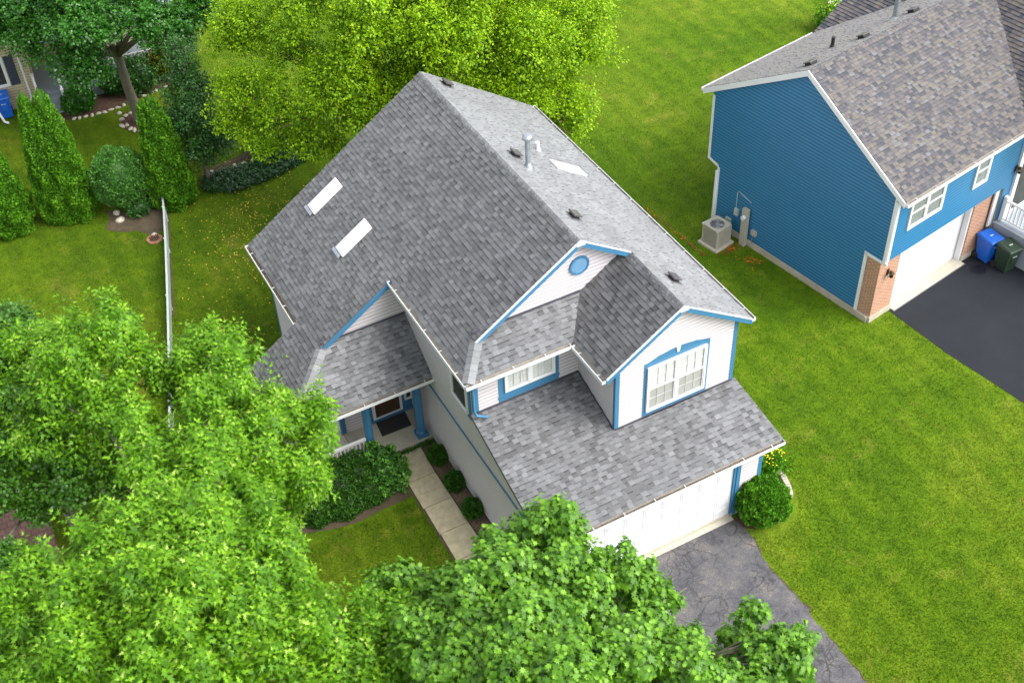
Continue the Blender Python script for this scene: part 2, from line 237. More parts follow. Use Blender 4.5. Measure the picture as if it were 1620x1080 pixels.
# ------------------------------------------------------------------ object helpers
def tag(o, label=None, cat=None, group=None, kind=None):
    if label: o['label'] = label
    if cat: o['category'] = cat
    if group: o['group'] = group
    if kind: o['kind'] = kind
    return o
def thing(name, label, cat, loc=(0, 0, 0), rz=0.0, group=None):
    o = bpy.data.objects.new(name, None); C.objects.link(o); o.location = loc; o.rotation_euler = (0, 0, rz); o.empty_display_size = 0.3
    return tag(o, label, cat, group)
class MB:
    def __init__(s): s.v = []; s.f = []; s.m = []; s.t = []; s.mats = []
    def mi(s, mat):
        if mat not in s.mats: s.mats.append(mat)
        return s.mats.index(mat)
    def poly(s, pts, mat, tint=0.5):
        b = len(s.v); s.v += [tuple(float(c) for c in p) for p in pts]; s.f.append(tuple(range(b, b+len(pts)))); s.m.append(s.mi(mat)); s.t.append(tint)
    def hexa(s, P, mat, tint=0.5):      # P: 4 bottom, 4 top
        b = len(s.v); s.v += [tuple(float(c) for c in p) for p in P]
        for q in ((0, 3, 2, 1), (4, 5, 6, 7), (0, 1, 5, 4), (1, 2, 6, 5), (2, 3, 7, 6), (3, 0, 4, 7)):
            s.f.append(tuple(b+i for i in q)); s.m.append(s.mi(mat)); s.t.append(tint)
    def box(s, c, d, mat, rz=0.0, tint=0.5):
        x, y, z = d[0]/2, d[1]/2, d[2]/2; cs, sn = math.cos(rz), math.sin(rz)
        P = [(c[0]+a*cs-b*sn, c[1]+a*sn+b*cs, c[2]+e) for e in (-z, z) for a, b in ((-x, -y), (x, -y), (x, y), (-x, y))]
        s.hexa(P, mat, tint)
    def obox(s, o, u, v, w, mat, tint=0.5):     # corner origin and three edge vectors (right handed)
        o, u, v, w = map(np.array, (o, u, v, w)); s.hexa([o, o+u, o+u+v, o+v, o+w, o+u+w, o+u+v+w, o+v+w], mat, tint)
    def prism(s, pts, d, mat, cap=True, tint=0.5):     # polygon + offset vector
        pts = [np.array(p, float) for p in pts]; d = np.array(d, float); n = len(pts)
        if cap: s.poly(pts[::-1], mat, tint); s.poly([p+d for p in pts], mat, tint)
        for i in range(n):
            a, b = pts[i], pts[(i+1) % n]; s.poly([a, b, b+d, a+d], mat, tint)
    def tube(s, path, rad, mat, seg=8, cap=True, tint=0.5):
        path = [Vector(p) for p in path]; rad = rad if isinstance(rad, (list, tuple)) else [rad]*len(path); b = len(s.v); up = Vector((0, 0, 1))
        for i, p in enumerate(path):
            d = (path[min(i+1, len(path)-1)] - path[max(i-1, 0)]).normalized()
            a = d.cross(Vector((0, 0, 1)) if abs(d.z) < 0.95 else Vector((1, 0, 0))).normalized(); c = d.cross(a)
            for k in range(seg):
                t = 2*math.pi*k/seg; s.v.append(tuple(p + (a*math.cos(t)+c*math.sin(t))*rad[i]))
        for i in range(len(path)-1):
            for k in range(seg):
                k2 = (k+1) % seg; s.f.append((b+i*seg+k, b+i*seg+k2, b+(i+1)*seg+k2, b+(i+1)*seg+k)); s.m.append(s.mi(mat)); s.t.append(tint)
        if cap:
            s.f.append(tuple(b+k for k in range(seg))[::-1]); s.f.append(tuple(b+(len(path)-1)*seg+k for k in range(seg)))
            s.m += [s.mi(mat)]*2; s.t += [tint]*2
    def lathe(s, c, prof, mat, seg=20, tint=0.5):      # prof: (r,z)
        b = len(s.v)
        for r, z in prof:
            for k in range(seg): t = 2*math.pi*k/seg; s.v.append((c[0]+r*math.cos(t), c[1]+r*math.sin(t), c[2]+z))
        for i in range(len(prof)-1):
            for k in range(seg):
                k2 = (k+1) % seg; s.f.append((b+i*seg+k, b+i*seg+k2, b+(i+1)*seg+k2, b+(i+1)*seg+k)); s.m.append(s.mi(mat)); s.t.append(tint)
        s.f.append(tuple(b+k for k in range(seg))[::-1]); s.f.append(tuple(b+(len(prof)-1)*seg+k for k in range(seg))); s.m += [s.mi(mat)]*2; s.t += [tint]*2
    def builds(s, name, parent=None, gap=0.004, **kw):
        # every separate piece becomes an object of its own
        n = len(s.v); par = list(range(n))
        def fd(i):
            while par[i] != i: par[i] = par[par[i]]; i = par[i]
            return i
        for f in s.f:
            for j in f[1:]: par[fd(j)] = fd(f[0])
        comp = {}
        for i in range(n): comp.setdefault(fd(i), []).append(i)
        keys = list(comp); bb = {k_: (np.min([s.v[i] for i in comp[k_]], 0), np.max([s.v[i] for i in comp[k_]], 0)) for k_ in keys}; cl = {k_: k_ for k_ in keys}
        def fc(i):
            while cl[i] != i: i = cl[i]
            return i
        for i, a in enumerate(keys):
            for b in keys[:i]:
                if np.all(bb[a][0]-gap <= bb[b][1]) and np.all(bb[b][0]-gap <= bb[a][1]): cl[fc(a)] = fc(b)
        out = []
        for g_ in sorted({fc(k_) for k_ in keys}):
            t = MB(); t.mats = s.mats; mp = {}
            for i, f in enumerate(s.f):
                if fc(fd(f[0])) != g_: continue
                for j in f:
                    if j not in mp: mp[j] = len(t.v); t.v.append(s.v[j])
                t.f.append(tuple(mp[j] for j in f)); t.m.append(s.m[i]); t.t.append(s.t[i])
            out.append(t.build(name, parent, **kw))
        return out
    def build(s, name, parent=None, bevel=0.0, smooth=False, origin=None):
        me = bpy.data.meshes.new(name)
        vv = s.v if origin is None else [(a-origin[0], b-origin[1], c-origin[2]) for a, b, c in s.v]
        me.from_pydata(vv, [], s.f); me.polygons.foreach_set('material_index', s.m)
        for m in s.mats: me.materials.append(MT[m])
        a = me.attributes.new('tint', 'FLOAT', 'FACE'); a.data.foreach_set('value', s.t)
        if smooth: me.polygons.foreach_set('use_smooth', [True]*len(s.f))
        me.update(); o = bpy.data.objects.new(name, me); C.objects.link(o)
        if origin is not None: o.location = origin
        if parent: o.parent = parent
        if bevel:
            b = o.modifiers.new('bevel', 'BEVEL'); b.width = bevel; b.segments = 2; b.limit_method = 'ANGLE'; b.angle_limit = R(40)
        return o
def dup(root, loc, rz=None, label=None):
    r = root.copy(); C.objects.link(r); r.location = loc
    if rz is not None: r.rotation_euler = (0, 0, rz)
    if label: r['label'] = label
    for ch in list(root.children):
        c = ch.copy(); C.objects.link(c); c.parent = r
        for g in list(ch.children): d = g.copy(); C.objects.link(d); d.parent = c
    return r
def clip(poly, a, b, c):   # keep a*u+b*v<=c
    out = []
    n = len(poly)
    for i in range(n):
        p, q = poly[i], poly[(i+1) % n]; dp, dq = a*p[0]+b*p[1]-c, a*q[0]+b*q[1]-c
        if dp <= 0: out.append(p)
        if (dp < 0 < dq) or (dq < 0 < dp):
            t = dp/(dp-dq); out.append((p[0]+t*(q[0]-p[0]), p[1]+t*(q[1]-p[1])))
    return out
def area(p): return abs(sum(p[i][0]*p[(i+1) % len(p)][1]-p[(i+1) % len(p)][0]*p[i][1] for i in range(len(p))))/2

# siding: real lapped courses. pts (u,z) along direction U from P0, outward normal NN (plan)
def siding(mb, P0, U, NN, pts, mat, lap=0.125, tilt=0.020):
    P0 = np.array(P0, float); U = np.array([U[0], U[1], 0.0]); NN = np.array([NN[0], NN[1], 0.0])
    z0 = min(p[1] for p in pts); z1 = max(p[1] for p in pts)
    flip = np.cross(U, [0, 0, 1]) @ NN < 0
    k = math.floor(z0/lap)
    while k*lap < z1:
        a, b = k*lap, (k+1)*lap; q = clip(clip(pts, 0, -1, -a), 0, 1, b); g_ = a+lap*0.78
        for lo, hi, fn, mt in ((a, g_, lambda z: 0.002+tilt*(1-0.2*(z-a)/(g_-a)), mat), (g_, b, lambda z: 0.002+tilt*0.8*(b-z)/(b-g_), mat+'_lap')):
            qq = clip(clip(q, 0, -1, -lo), 0, 1, hi)
            if len(qq) > 2 and area(qq) > 1e-5:
                P = [P0 + U*u + np.array([0, 0, z]) + NN*fn(z) for u, z in qq]
                mb.poly(P[::-1] if flip else P, mt)
        if len(q) > 2 and area(q) > 1e-5:
            low = sorted([p for p in q if abs(p[1]-a) < 1e-6])
            if len(low) >= 2:
                l, r = low[0], low[-1]; f = [P0+U*u+np.array([0, 0, a])+NN*d for u, d in ((l[0], 0.0), (r[0], 0.0), (r[0], 0.002+tilt), (l[0], 0.002+tilt))]
                mb.poly(f, mat)
        k += 1
# shingles: every tab its own slightly tilted slab, tint per tab
def shingles(mb, poly3, mat, contrast=1.0, expo=0.14, wmin=0.13, wmax=0.30, curl=0.0, mean=0.5, seed=0, band_=0.32, step=0.022):
    rd = random.Random(seed+17); P = [np.array(p, float) for p in poly3]; c = sum(P)/len(P)
    n = np.zeros(3)
    for i in range(len(P)): n += np.cross(P[i], P[(i+1) % len(P)])
    n /= np.linalg.norm(n)
    if n[2] < 0: n = -n
    u = np.cross([0, 0, 1], n); u /= np.linalg.norm(u); v = np.cross(n, u); o = P[0]
    uv = [((p-o)@u, (p-o)@v) for p in P]; v0 = min(p[1] for p in uv); v1 = max(p[1] for p in uv); u0 = min(p[0] for p in uv); u1 = max(p[0] for p in uv)
    row = 0; y = v0
    while y < v1:
        x = u0 - rd.random()*0.3; band = clip(clip(uv, 0, -1, -y), 0, 1, y+expo); rowt = rd.gauss(0, 0.05)
        raised = False
        while x < u1 and len(band) > 2:
            wd = rd.uniform(wmin, wmax); raised = not raised if rd.random() < 0.8 else raised
            q = clip(clip(band, -1, 0, -x), 1, 0, x+wd-0.004)
            if len(q) > 2 and area(q) > 1e-4:
                r = rd.random(); t = mean + contrast*((r-0.5) + (0.22 if rd.random() < 0.12 else 0)) + rowt*contrast + (0.04 if raised else -0.06)*contrast
                cx = rd.gauss(0, curl); cy = abs(rd.gauss(0, curl)); base = 0.008 + (0.006 if raised else 0.0)
                h = lambda a, b: base + step*(y+expo-b)/expo + cx*(a-x-wd/2) + cy*(y+expo-b)
                if raised or band_ <= 0: mb.poly([o+u*a+v*b+n*h(a, b) for a, b in q], mat, min(1, max(0, t)))
                else:      # laminate courses carry a darker granule band along the top of the low tabs
                    q1 = clip(q, 0, 1, y+expo*0.78); q2 = clip(q, 0, -1, -(y+expo*0.78))
                    for qq, tt in ((q1, t), (q2, t-band_)):
                        if len(qq) > 2 and area(qq) > 1e-5: mb.poly([o+u*a+v*b+n*h(a, b) for a, b in qq], mat, min(1, max(0, tt)))
                low = sorted([p for p in q if abs(p[1]-y) < 1e-6])
                if len(low) >= 2:
                    l, rr = low[0], low[-1]
                    mb.poly([o+u*l[0]+v*y+n*0.0, o+u*rr[0]+v*y+n*0.0, o+u*rr[0]+v*y+n*h(rr[0], y), o+u*l[0]+v*y+n*h(l[0], y)], mat, 0.0)  # butt edge at darkest tint: painted shadow line between courses
            x += wd
        y += expo; row += 1
def deck(mb, poly3, t=0.12, mat='roofdeck'):
    mb.prism([(p[0], p[1], p[2]-t) for p in poly3], (0, 0, t-0.002), mat)
def caps(mb, a, b, nl, nr, mat, mean=0.5, con=0.8, w=0.15, step=0.15, lift=0.02):
    """ridge/hip cap shingles from a to b; nl, nr unit vectors down both slopes (perpendicular to a-b)"""
    a, b, nl, nr = [np.array(x, float) for x in (a, b, nl, nr)]; L = np.linalg.norm(b-a); d = (b-a)/L; s = 0.0; up = -(nl+nr); up[2] = abs(up[2]); up /= np.linalg.norm(up)
    while s < L:
        e = min(s+step, L); t = min(1, max(0, mean+con*(random.random()-0.5))); h0, h1 = lift+0.012, lift
        p0, p1 = a+d*s, a+d*e
        A = [p0+up*h0, p1+up*h1]; mid = 0.35
        for nn in (nl, nr):
            q = [p0+nn*w+up*(h0*0.6), p1+nn*w+up*(h1*0.6)]
            mb.poly([A[0], q[0], q[1], A[1]], mat, t)
            mb.poly([A[0]-up*h0, q[0]-up*h0, q[0], A[0]], mat, t*0.7)
        s = e
def gutter(parent, p0, p1, n, mat='white', name='gutter', debris=True, drop=0.01):
    p0 = np.array(p0, float); p1 = np.array(p1, float); L = np.linalg.norm(p1-p0); d = (p1-p0)/L; n = np.array([n[0], n[1], 0.0]); W_, H = 0.13, 0.11; g = MB()
    o = p0 - np.array([0, 0, H+drop]); Z = np.array([0, 0, 1.0])
    def bx(a, wn, h, m, z=0.0, s=0.0, l=None):
        l = L if l is None else l; P = o + n*a + Z*z + d*s
        g.obox(P, d*l, n*wn, Z*h, m) if np.cross(d, n)[2] > 0 else g.obox(P+d*l, -d*l, n*wn, Z*h, m)
    bx(0.003, 0.008, H, 'gutter'); bx(W_-0.008, 0.008, H, mat); bx(0.011, W_-0.021, 0.008, 'gutter'); bx(W_-0.015, 0.008, 0.008, mat, z=H-0.010)
    bx(0.0, W_, H, mat, s=-0.006, l=0.006); bx(0.0, W_, H, mat, s=L, l=0.006)
    s = 0.45
    while s < L: bx(0.0, W_, 0.006, mat, z=H-0.006, s=s, l=0.018); s += 0.95
    G = g.build(name, parent)
    if debris:
        e = MB(); k = 0.0
        while k < L-0.05:
            ln = min(random.uniform(0.1, 0.5), L-k-0.02)
            P = o + n*0.014 + d*(k+0.01) + Z*0.008; h = random.uniform(0.012, 0.05)
            e.obox(P, d*ln, n*(W_-0.03), Z*h, 'debris') if np.cross(d, n)[2] > 0 else e.obox(P+d*ln, -d*ln, n*(W_-0.03), Z*h, 'debris')
            k += ln - 0.01
        e.build('gutter_debris', G)
    return G
def window(parent, P0, U, NN, w, h, cols=1, split=True, mun=(3, 2), frame='white', fill='curtain', fw=0.055, depth=0.06, label=None, glass='glass', lowfill=None):
    """P0 lower left outer frame corner on wall plane. cols sash columns; mun muntins per sash"""
    P0 = np.array(P0, float); U = np.array([U[0], U[1], 0.0]); NN = np.array([NN[0], NN[1], 0.0]); Z = np.array([0, 0, 1.0]); rh = np.cross(U, Z) @ NN < 0
    def bx(mb, u, z, du, dz, a, b, mat):   # a,b depth range from wall
        o = P0+U*u+Z*z+NN*a
        if np.cross(U, NN)[2] > 0: mb.obox(o, U*du, NN*(b-a), Z*dz, mat)
        else: mb.obox(o+U*du, -U*du, NN*(b-a), Z*dz, mat)
    f = MB(); bx(f, 0, 0, w, fw, 0, depth, frame); bx(f, 0, h-fw, w, fw, 0, depth, frame); bx(f, 0, fw, fw, h-2*fw, 0, depth, frame); bx(f, w-fw, fw, fw, h-2*fw, 0, depth, frame)
    cw = (w-2*fw)/cols
    for k in range(1, cols): bx(f, fw+cw*k-0.04, fw, 0.08, h-2*fw, 0, depth-0.004, frame)
    F = f.build('window', parent)
    if label: F['label'] = label
    for k in range(cols):
        a0 = fw+cw*k+(0.04 if k else 0); a1 = fw+cw*(k+1)-(0.04 if k < cols-1 else 0)
        rows = [(fw, h/2, 0.026, lowfill or fill), (h/2, h-fw, 0.034, fill)] if split else [(fw, h-fw, 0.03, fill)]
        s = MB(); gl = MB(); cu = MB()
        for z0, z1, dp, fl in rows:
            t = 0.035
            bx(s, a0, z0, a1-a0, t, 0.012, dp+0.012, frame); bx(s, a0, z1-t, a1-a0, t, 0.012, dp+0.012, frame); bx(s, a0, z0+t, t, z1-z0-2*t, 0.012, dp+0.012, frame); bx(s, a1-t, z0+t, t, z1-z0-2*t, 0.012, dp+0.012, frame)
            iw, ih = a1-a0-2*t, z1-z0-2*t
            for i in range(1, mun[0]): bx(s, a0+t+iw*i/mun[0]-0.007, z0+t, 0.014, ih, 0.013, dp-0.003, frame)
            for j in range(1, mun[1]): bx(s, a0+t, z0+t+ih*j/mun[1]-0.007, iw, 0.014, 0.0135, dp-0.004, frame)
            bx(gl, a0+t, z0+t, iw, ih, dp, dp+0.004, glass)
            nn = max(6, int(iw/0.05))
            if fl in ('curtain', 'grey_curtain'):
                for i in range(nn):     # pleats
                    ua, ub = a0+t+iw*i/nn, a0+t+iw*(i+1)/nn; da, db = (0.003, 0.011) if i % 2 else (0.011, 0.003)
                    q = [P0+U*ua+Z*(z0+t)+NN*da, P0+U*ub+Z*(z0+t)+NN*db, P0+U*ub+Z*(z1-t)+NN*db, P0+U*ua+Z*(z1-t)+NN*da]; cu.poly(q, fl)
            else: bx(cu, a0+t, z0+t, iw, ih, 0.002, 0.006, fl)
        s.build('sash', F); gl.build('pane', F); cu.build('curtain' if fill in ('curtain', 'grey_curtain') else 'blind', F)
    return F
def board(parent, name, P0, U, NN, u0, z0, u1, z1, mat, a=0.0, b=0.022, mb=None):
    P0 = np.array(P0, float); U = np.array([U[0], U[1], 0.0]); NN = np.array([NN[0], NN[1], 0.0]); m = mb or MB(); o = P0+U*u0+np.array([0, 0, z0])+NN*a
    if np.cross(U, NN)[2] > 0: m.obox(o, U*(u1-u0), NN*(b-a), (0, 0, z1-z0), mat)
    else: m.obox(o+U*(u1-u0), -U*(u1-u0), NN*(b-a), (0, 0, z1-z0), mat)
    if mb is None: return m.build(name, parent)

# ------------------------------------------------------------------ foliage helpers
def T_leaf(kind):
    if kind == 'maple':
        pts = [(0, 0), (-.28, -.10), (-.18, .12), (-.55, .22), (-.30, .38), (-.36, .72), (-.12, .60), (0, 1.05), (.12, .60), (.36, .72), (.30, .38), (.55, .22), (.18, .12), (.28, -.10)]
    elif kind == 'silver':
        pts = [(0, 0), (-.10, .18), (-.36, .34), (-.11, .42), (-.24, .84), (-.06, .62), (0, 1.25), (.06, .62), (.24, .84), (.11, .42), (.36, .34), (.10, .18)]
    elif kind == 'oval': pts = [(0, 0), (-.26, .28), (-.30, .55), (0, 1.0), (.30, .55), (.26, .28)]
    elif kind == 'spray': pts = [(0, 0), (-.20, .35), (-.42, .6), (-.16, .7), (0, 1.0), (.2, .72), (.42, .55), (.18, .32)]
    elif kind == 'blade': pts = [(-.16, 0), (.16, 0), (0, 1)]
    v = np.array([(x, y, 0.10*abs(x)-0.10*y*y) for x, y in (pts if kind == 'blade' else [pts[0]]+pts[:0:-1])]); return v
def leafmesh(name, parent, P, D, Nn, S, tint, kind, mat, extra=None, origin=None):
    """P positions, D length direction, Nn normal, S sizes"""
    T = T_leaf(kind); k = len(T); n = len(P); D = D/np.linalg.norm(D, axis=1)[:, None]
    X = np.cross(D, Nn); X /= (np.linalg.norm(X, axis=1)[:, None]+1e-9); Z = np.cross(X, D)
    V = P[:, None, :] + S[:, None, None]*(T[None, :, 0, None]*X[:, None, :] + T[None, :, 1, None]*D[:, None, :] + T[None, :, 2, None]*Z[:, None, :])
    V = V.reshape(-1, 3); nf = n; ev = np.zeros((0, 3)); ef = []
    if extra is not None: ev, ef = np.array(extra[0], float), extra[1]
    if origin is not None: V = V-np.array(origin); ev = ev-np.array(origin) if len(ev) else ev
    me = bpy.data.meshes.new(name); me.vertices.add(len(V)+len(ev)); me.vertices.foreach_set('co', np.concatenate([V, ev]).astype(np.float32).ravel())
    idx = np.arange(n*k); st = np.arange(n)*k; tot = np.full(n, k)
    if len(ef):
        e = np.array(ef)+n*k; idx = np.concatenate([idx, e.ravel()]); st = np.concatenate([st, n*k+np.arange(len(e))*e.shape[1]]); tot = np.concatenate([tot, np.full(len(e), e.shape[1])]); tint = np.concatenate([tint, np.full(len(e), 0.0)]); nf += len(e)
    me.loops.add(len(idx)); me.loops.foreach_set('vertex_index', idx.astype(np.int32)); me.polygons.add(nf); me.polygons.foreach_set('loop_start', st.astype(np.int32)); me.polygons.foreach_set('loop_total', tot.astype(np.int32))
    me.update(calc_edges=True); a = me.attributes.new('tint', 'FLOAT', 'FACE'); a.data.foreach_set('value', np.clip(tint, 0, 1).astype(np.float32)); me.materials.append(MT[mat])
    o = bpy.data.objects.new(name, me); C.objects.link(o)
    if origin is not None: o.location = origin
    if parent: o.parent = parent
    return o
def unit(n, r):
    d = r.normal(size=(n, 3)); return d/np.linalg.norm(d, axis=1)[:, None]
def crown(parent, lobes, mat, kind, size, nshoot, nleaf, slen=0.45, seed=1, updir=0.6, shell=0.55, origin=None, flat=0.9, tipl=0.0, bump=0.16, dens=1.0, name='crown', rad=1.0, spire=0.9, core=0.68, mode=None, lscale=0.88, zjit=0.0):
    r = np.random.default_rng(seed); L0 = np.array(lobes, float); L0[:, 3:6] *= lscale; L0[:, 2] += r.uniform(-1, 1, len(L0))*zjit; sub = []
    for l in L0:
        sub.append([l[0], l[1], l[2]-l[5]*0.1, l[3]*core, l[4]*core, l[5]*core]); kk = int(5+9*l[3]**1.5); dd = unit(kk*3, r); dd = dd[dd[:, 2] > -0.35][:kk]
        for d_ in dd:
            f_ = r.uniform(.70, 1.14); s_ = l[3]**0.6*r.uniform(.20, .36)
            sub.append([l[0]+d_[0]*l[3]*f_, l[1]+d_[1]*l[4]*f_, l[2]+d_[2]*l[5]*f_, s_, s_, s_*spire])
    L = np.array(sub)
    wt = (L[:, 3]*L[:, 5])**0.85; cnt = np.maximum(3, (nshoot*wt/wt.sum()).astype(int)); PP, AA, TT = [], [], []
    for i, l in enumerate(L):
        n = int(cnt[i]*1.25); d = unit(n, r); keep = (d[:, 2] > -0.62) | (r.random(n) < 0.3); d = d[keep]; n = len(d)
        a = r.uniform(0, 6.28, 3); bm = 1+bump*(np.sin(d[:, 0]*5.3+a[0])*np.sin(d[:, 1]*4.7+a[1])+0.7*np.sin(d[:, 2]*7+a[2])*np.sin(d[:, 0]*9+a[1]))
        rr = (shell+(1-shell)*r.random(n)**0.6)*bm + (r.random(n) < 0.06)*r.uniform(0, 0.22, n)
        p = l[:3]+d*l[3:6]*rr[:, None]
        q = (p[:, None, :]-L[None, :, :3])/L[None, :, 3:6]; dist = np.linalg.norm(q, axis=2); dist[:, i] = 9
        ok = dist.min(axis=1) > 0.55 if len(L) > 1 else np.ones(n, bool)
        ax = d*(1-updir)+np.array([0, 0, 1.0])*updir+r.normal(scale=0.28, size=(n, 3))
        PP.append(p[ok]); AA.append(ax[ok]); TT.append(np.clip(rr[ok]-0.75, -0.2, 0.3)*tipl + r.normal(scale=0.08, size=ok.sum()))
    P = np.concatenate(PP); A = np.concatenate(AA); A /= np.linalg.norm(A, axis=1)[:, None]; T = np.concatenate(TT); n = len(P)
    m = nleaf; P2 = np.repeat(P, m, 0); A2 = np.repeat(A, m, 0); T2 = np.repeat(T, m); s = np.tile(np.arange(m)/(m-1.0), n)
    sl = np.repeat(r.uniform(0.6, 1.35, n)*slen, m)
    if mode == 'plume': sl = sl*np.repeat(np.where(r.random(n) < 0.10, 1.9, 1.0), m)
    perp = np.cross(A2, unit(n*m, r)); perp /= np.linalg.norm(perp, axis=1)[:, None]
    pos = P2 + A2*(s*sl)[:, None] + perp*((1-s*0.8)*sl*0.35*rad)[:, None]
    D = perp*1.0 + A2*(0.15+0.7*s)[:, None] + np.array([0, 0, -0.25]) + r.normal(scale=0.25, size=(n*m, 3))
    Nn = np.array([0, 0, 1.0])*flat + A2*0.4 + r.normal(scale=0.38, size=(n*m, 3))
    if mode == 'plume':      # tall leafy shoots: whorls of long leaves round an upright stem
        g2 = np.repeat(unit(n, r), m, 0); e1 = np.cross(A2, g2); e1 /= np.linalg.norm(e1, axis=1)[:, None]; e2 = np.cross(A2, e1)
        th = np.tile(np.arange(m)*2.4, n)+np.repeat(r.uniform(0, 6.28, n), m); perp = e1*np.cos(th)[:, None]+e2*np.sin(th)[:, None]
        pos = P2 + A2*(s*sl)[:, None] + perp*(0.02+0.10*(1-s))[:, None]
        D = perp + A2*(-0.15+0.9*s**2)[:, None] + np.array([0, 0, -0.18]) + r.normal(scale=0.16, size=(n*m, 3)); Nn = A2*1.0 + perp*(0.35*(1-s))[:, None] + r.normal(scale=0.20, size=(n*m, 3))
    if mode == 'plate':      # broad leaves lying like shingles on the outside of the crown
        D = perp*0.9 + np.array([0, 0, -0.35]) + r.normal(scale=0.22, size=(n*m, 3)); Nn = A2*0.8+np.array([0, 0, 0.8]) + r.normal(scale=0.22, size=(n*m, 3))
    S = size*r.uniform(0.65, 1.25, n*m)*(1-0.35*s)
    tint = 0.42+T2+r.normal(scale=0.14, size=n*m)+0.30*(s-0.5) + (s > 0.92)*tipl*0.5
    return leafmesh(name, parent, pos, D, Nn, S, tint, kind, mat, origin=origin)
def icosph(c, rx, ry, rz, n=10, m=16):
    v = []; f = []
    for i in range(n+1):
        for j in range(m):
            t = math.pi*i/n; p = 2*math.pi*j/m; v.append((c[0]+rx*math.sin(t)*math.cos(p), c[1]+ry*math.sin(t)*math.sin(p), c[2]+rz*math.cos(t)))
    for i in range(n):
        for j in range(m): f.append((i*m+j, (i+1)*m+j, (i+1)*m+(j+1) % m, i*m+(j+1) % m))
    return v, f
def clipped(parent, c, rx, ry, rz, mat, kind, size, n, seed=1, name='foliage', bump=0.05, profile=None, h=None, loose=0.25, flat=0.25):
    """clipped shrub: dense small foliage hugging an ellipsoid, or a column when profile(h) given"""
    r = np.random.default_rng(seed); a = r.uniform(0, 6.28, 6)
    if profile is None:
        d = unit(n, r); d = d[d[:, 2] > -0.75]; n = len(d)
        bm = 1+bump*(np.sin(d[:, 0]*6+a[0])*np.sin(d[:, 1]*6+a[1])+np.sin(d[:, 2]*8+a[2])*np.sin(d[:, 0]*11+a[3])*0.8+0.7*np.sin(d[:, 1]*17+a[4])*np.sin(d[:, 2]*15+a[5]))
        rr = bm*(1-0.16*r.random(n)**2.2); P = np.array(c)+d*np.array([rx, ry, rz])*rr[:, None]; out = d.copy()
        ev = icosph(c, rx*0.80, ry*0.80, rz*0.80)
    else:
        hh = 1-np.sqrt(1-r.random(n)*0.995); th = r.uniform(0, 6.283, n); pr = profile(hh)
        bm = 1+bump*(np.sin(th*5+hh*9+a[0])*1.0+np.sin(th*9-hh*23+a[1])*0.7+np.sin(th*3+hh*37+a[2])*0.7)
        rr = rx*pr*bm*(1-0.14*r.random(n)**2.2); out = np.stack([np.cos(th), np.sin(th), np.full(n, 0.30)], 1); P = np.stack([c[0]+rr*np.cos(th), c[1]+rr*np.sin(th)*ry/rx, c[2]+hh*h], 1)
        v = []; f = []; K = 14
        for i in range(K+1):
            for j in range(14): t = 6.2832*j/14; q = rx*profile(np.array([i/K]))[0]*0.80; v.append((c[0]+q*math.cos(t), c[1]+q*math.sin(t), c[2]+h*0.97*i/K))
        for i in range(K):
            for j in range(14): f.append((i*14+j, i*14+(j+1) % 14, (i+1)*14+(j+1) % 14, (i+1)*14+j))
        ev = (v, f)
    D = out*0.75+np.array([0, 0, 0.55])+r.normal(scale=loose+0.2, size=(n, 3)); Nn = out*(1-flat)+np.array([0, 0, flat])+r.normal(scale=loose+0.25, size=(n, 3))
    S = size*r.uniform(0.6, 1.3, n); P = P-D/np.linalg.norm(D, axis=1)[:, None]*S[:, None]*0.45
    tint = 0.45+(bm-1)*2.0+r.normal(scale=0.2, size=n)
    return leafmesh(name, parent, P, D, Nn, S, tint, kind, mat, extra=ev, origin=c if profile is None else None)
def limbs(parent, base, r0, targets, mat, fork=0.45, seed=0, name='trunk', stems=1, zf=None, spread=0.25):
    rd = random.Random(seed); mb = MB(); b = Vector(base)
    cx = sum(t[0] for t in targets)/len(targets); cy = sum(t[1] for t in targets)/len(targets); cz = sum(t[2] for t in targets)/len(targets)
    F = Vector((b.x+(cx-b.x)*0.35, b.y+(cy-b.y)*0.35, b.z+(cz-b.z)*fork if zf is None else zf))
    for s in range(stems):
        o = Vector((rd.uniform(-1, 1), rd.uniform(-1, 1), 0))*(spread if stems > 1 else 0.0)
        mb.tube([b+o*0.6, b+o*0.7+Vector((0, 0, 0.25)), b.lerp(F, 0.5)+o*1.2+Vector((rd.uniform(-.06, .06), rd.uniform(-.06, .06), 0)), F+o*1.5], [r0*1.35/stems**.4, r0/stems**.4, r0*0.85/stems**.4, r0*0.72/stems**.4], mat, 10)
    for t in targets:
        t = Vector(t[:3]); m1 = F.lerp(t, 0.35)+Vector((0, 0, 0.3)); m2 = F.lerp(t, 0.7)+Vector((rd.uniform(-.2, .2), rd.uniform(-.2, .2), 0.2))
        mb.tube([F-Vector((0, 0, r0)), m1, m2, t], [r0*0.55, r0*0.38, r0*0.22, r0*0.07], mat, 7)
        for k in range(4):
            e = t+Vector((rd.uniform(-.45, .45), rd.uniform(-.45, .45), rd.uniform(-.3, .25))); mb.tube([m2, m2.lerp(e, 0.5)+Vector((0, 0, .1)), e], [r0*0.16, r0*0.09, 0.012], mat, 5)
    return mb.build(name, parent, smooth=True, origin=None)
def local(root_loc, pts): return [(p[0]-root_loc[0], p[1]-root_loc[1], p[2]-root_loc[2], *p[3:]) for p in pts]

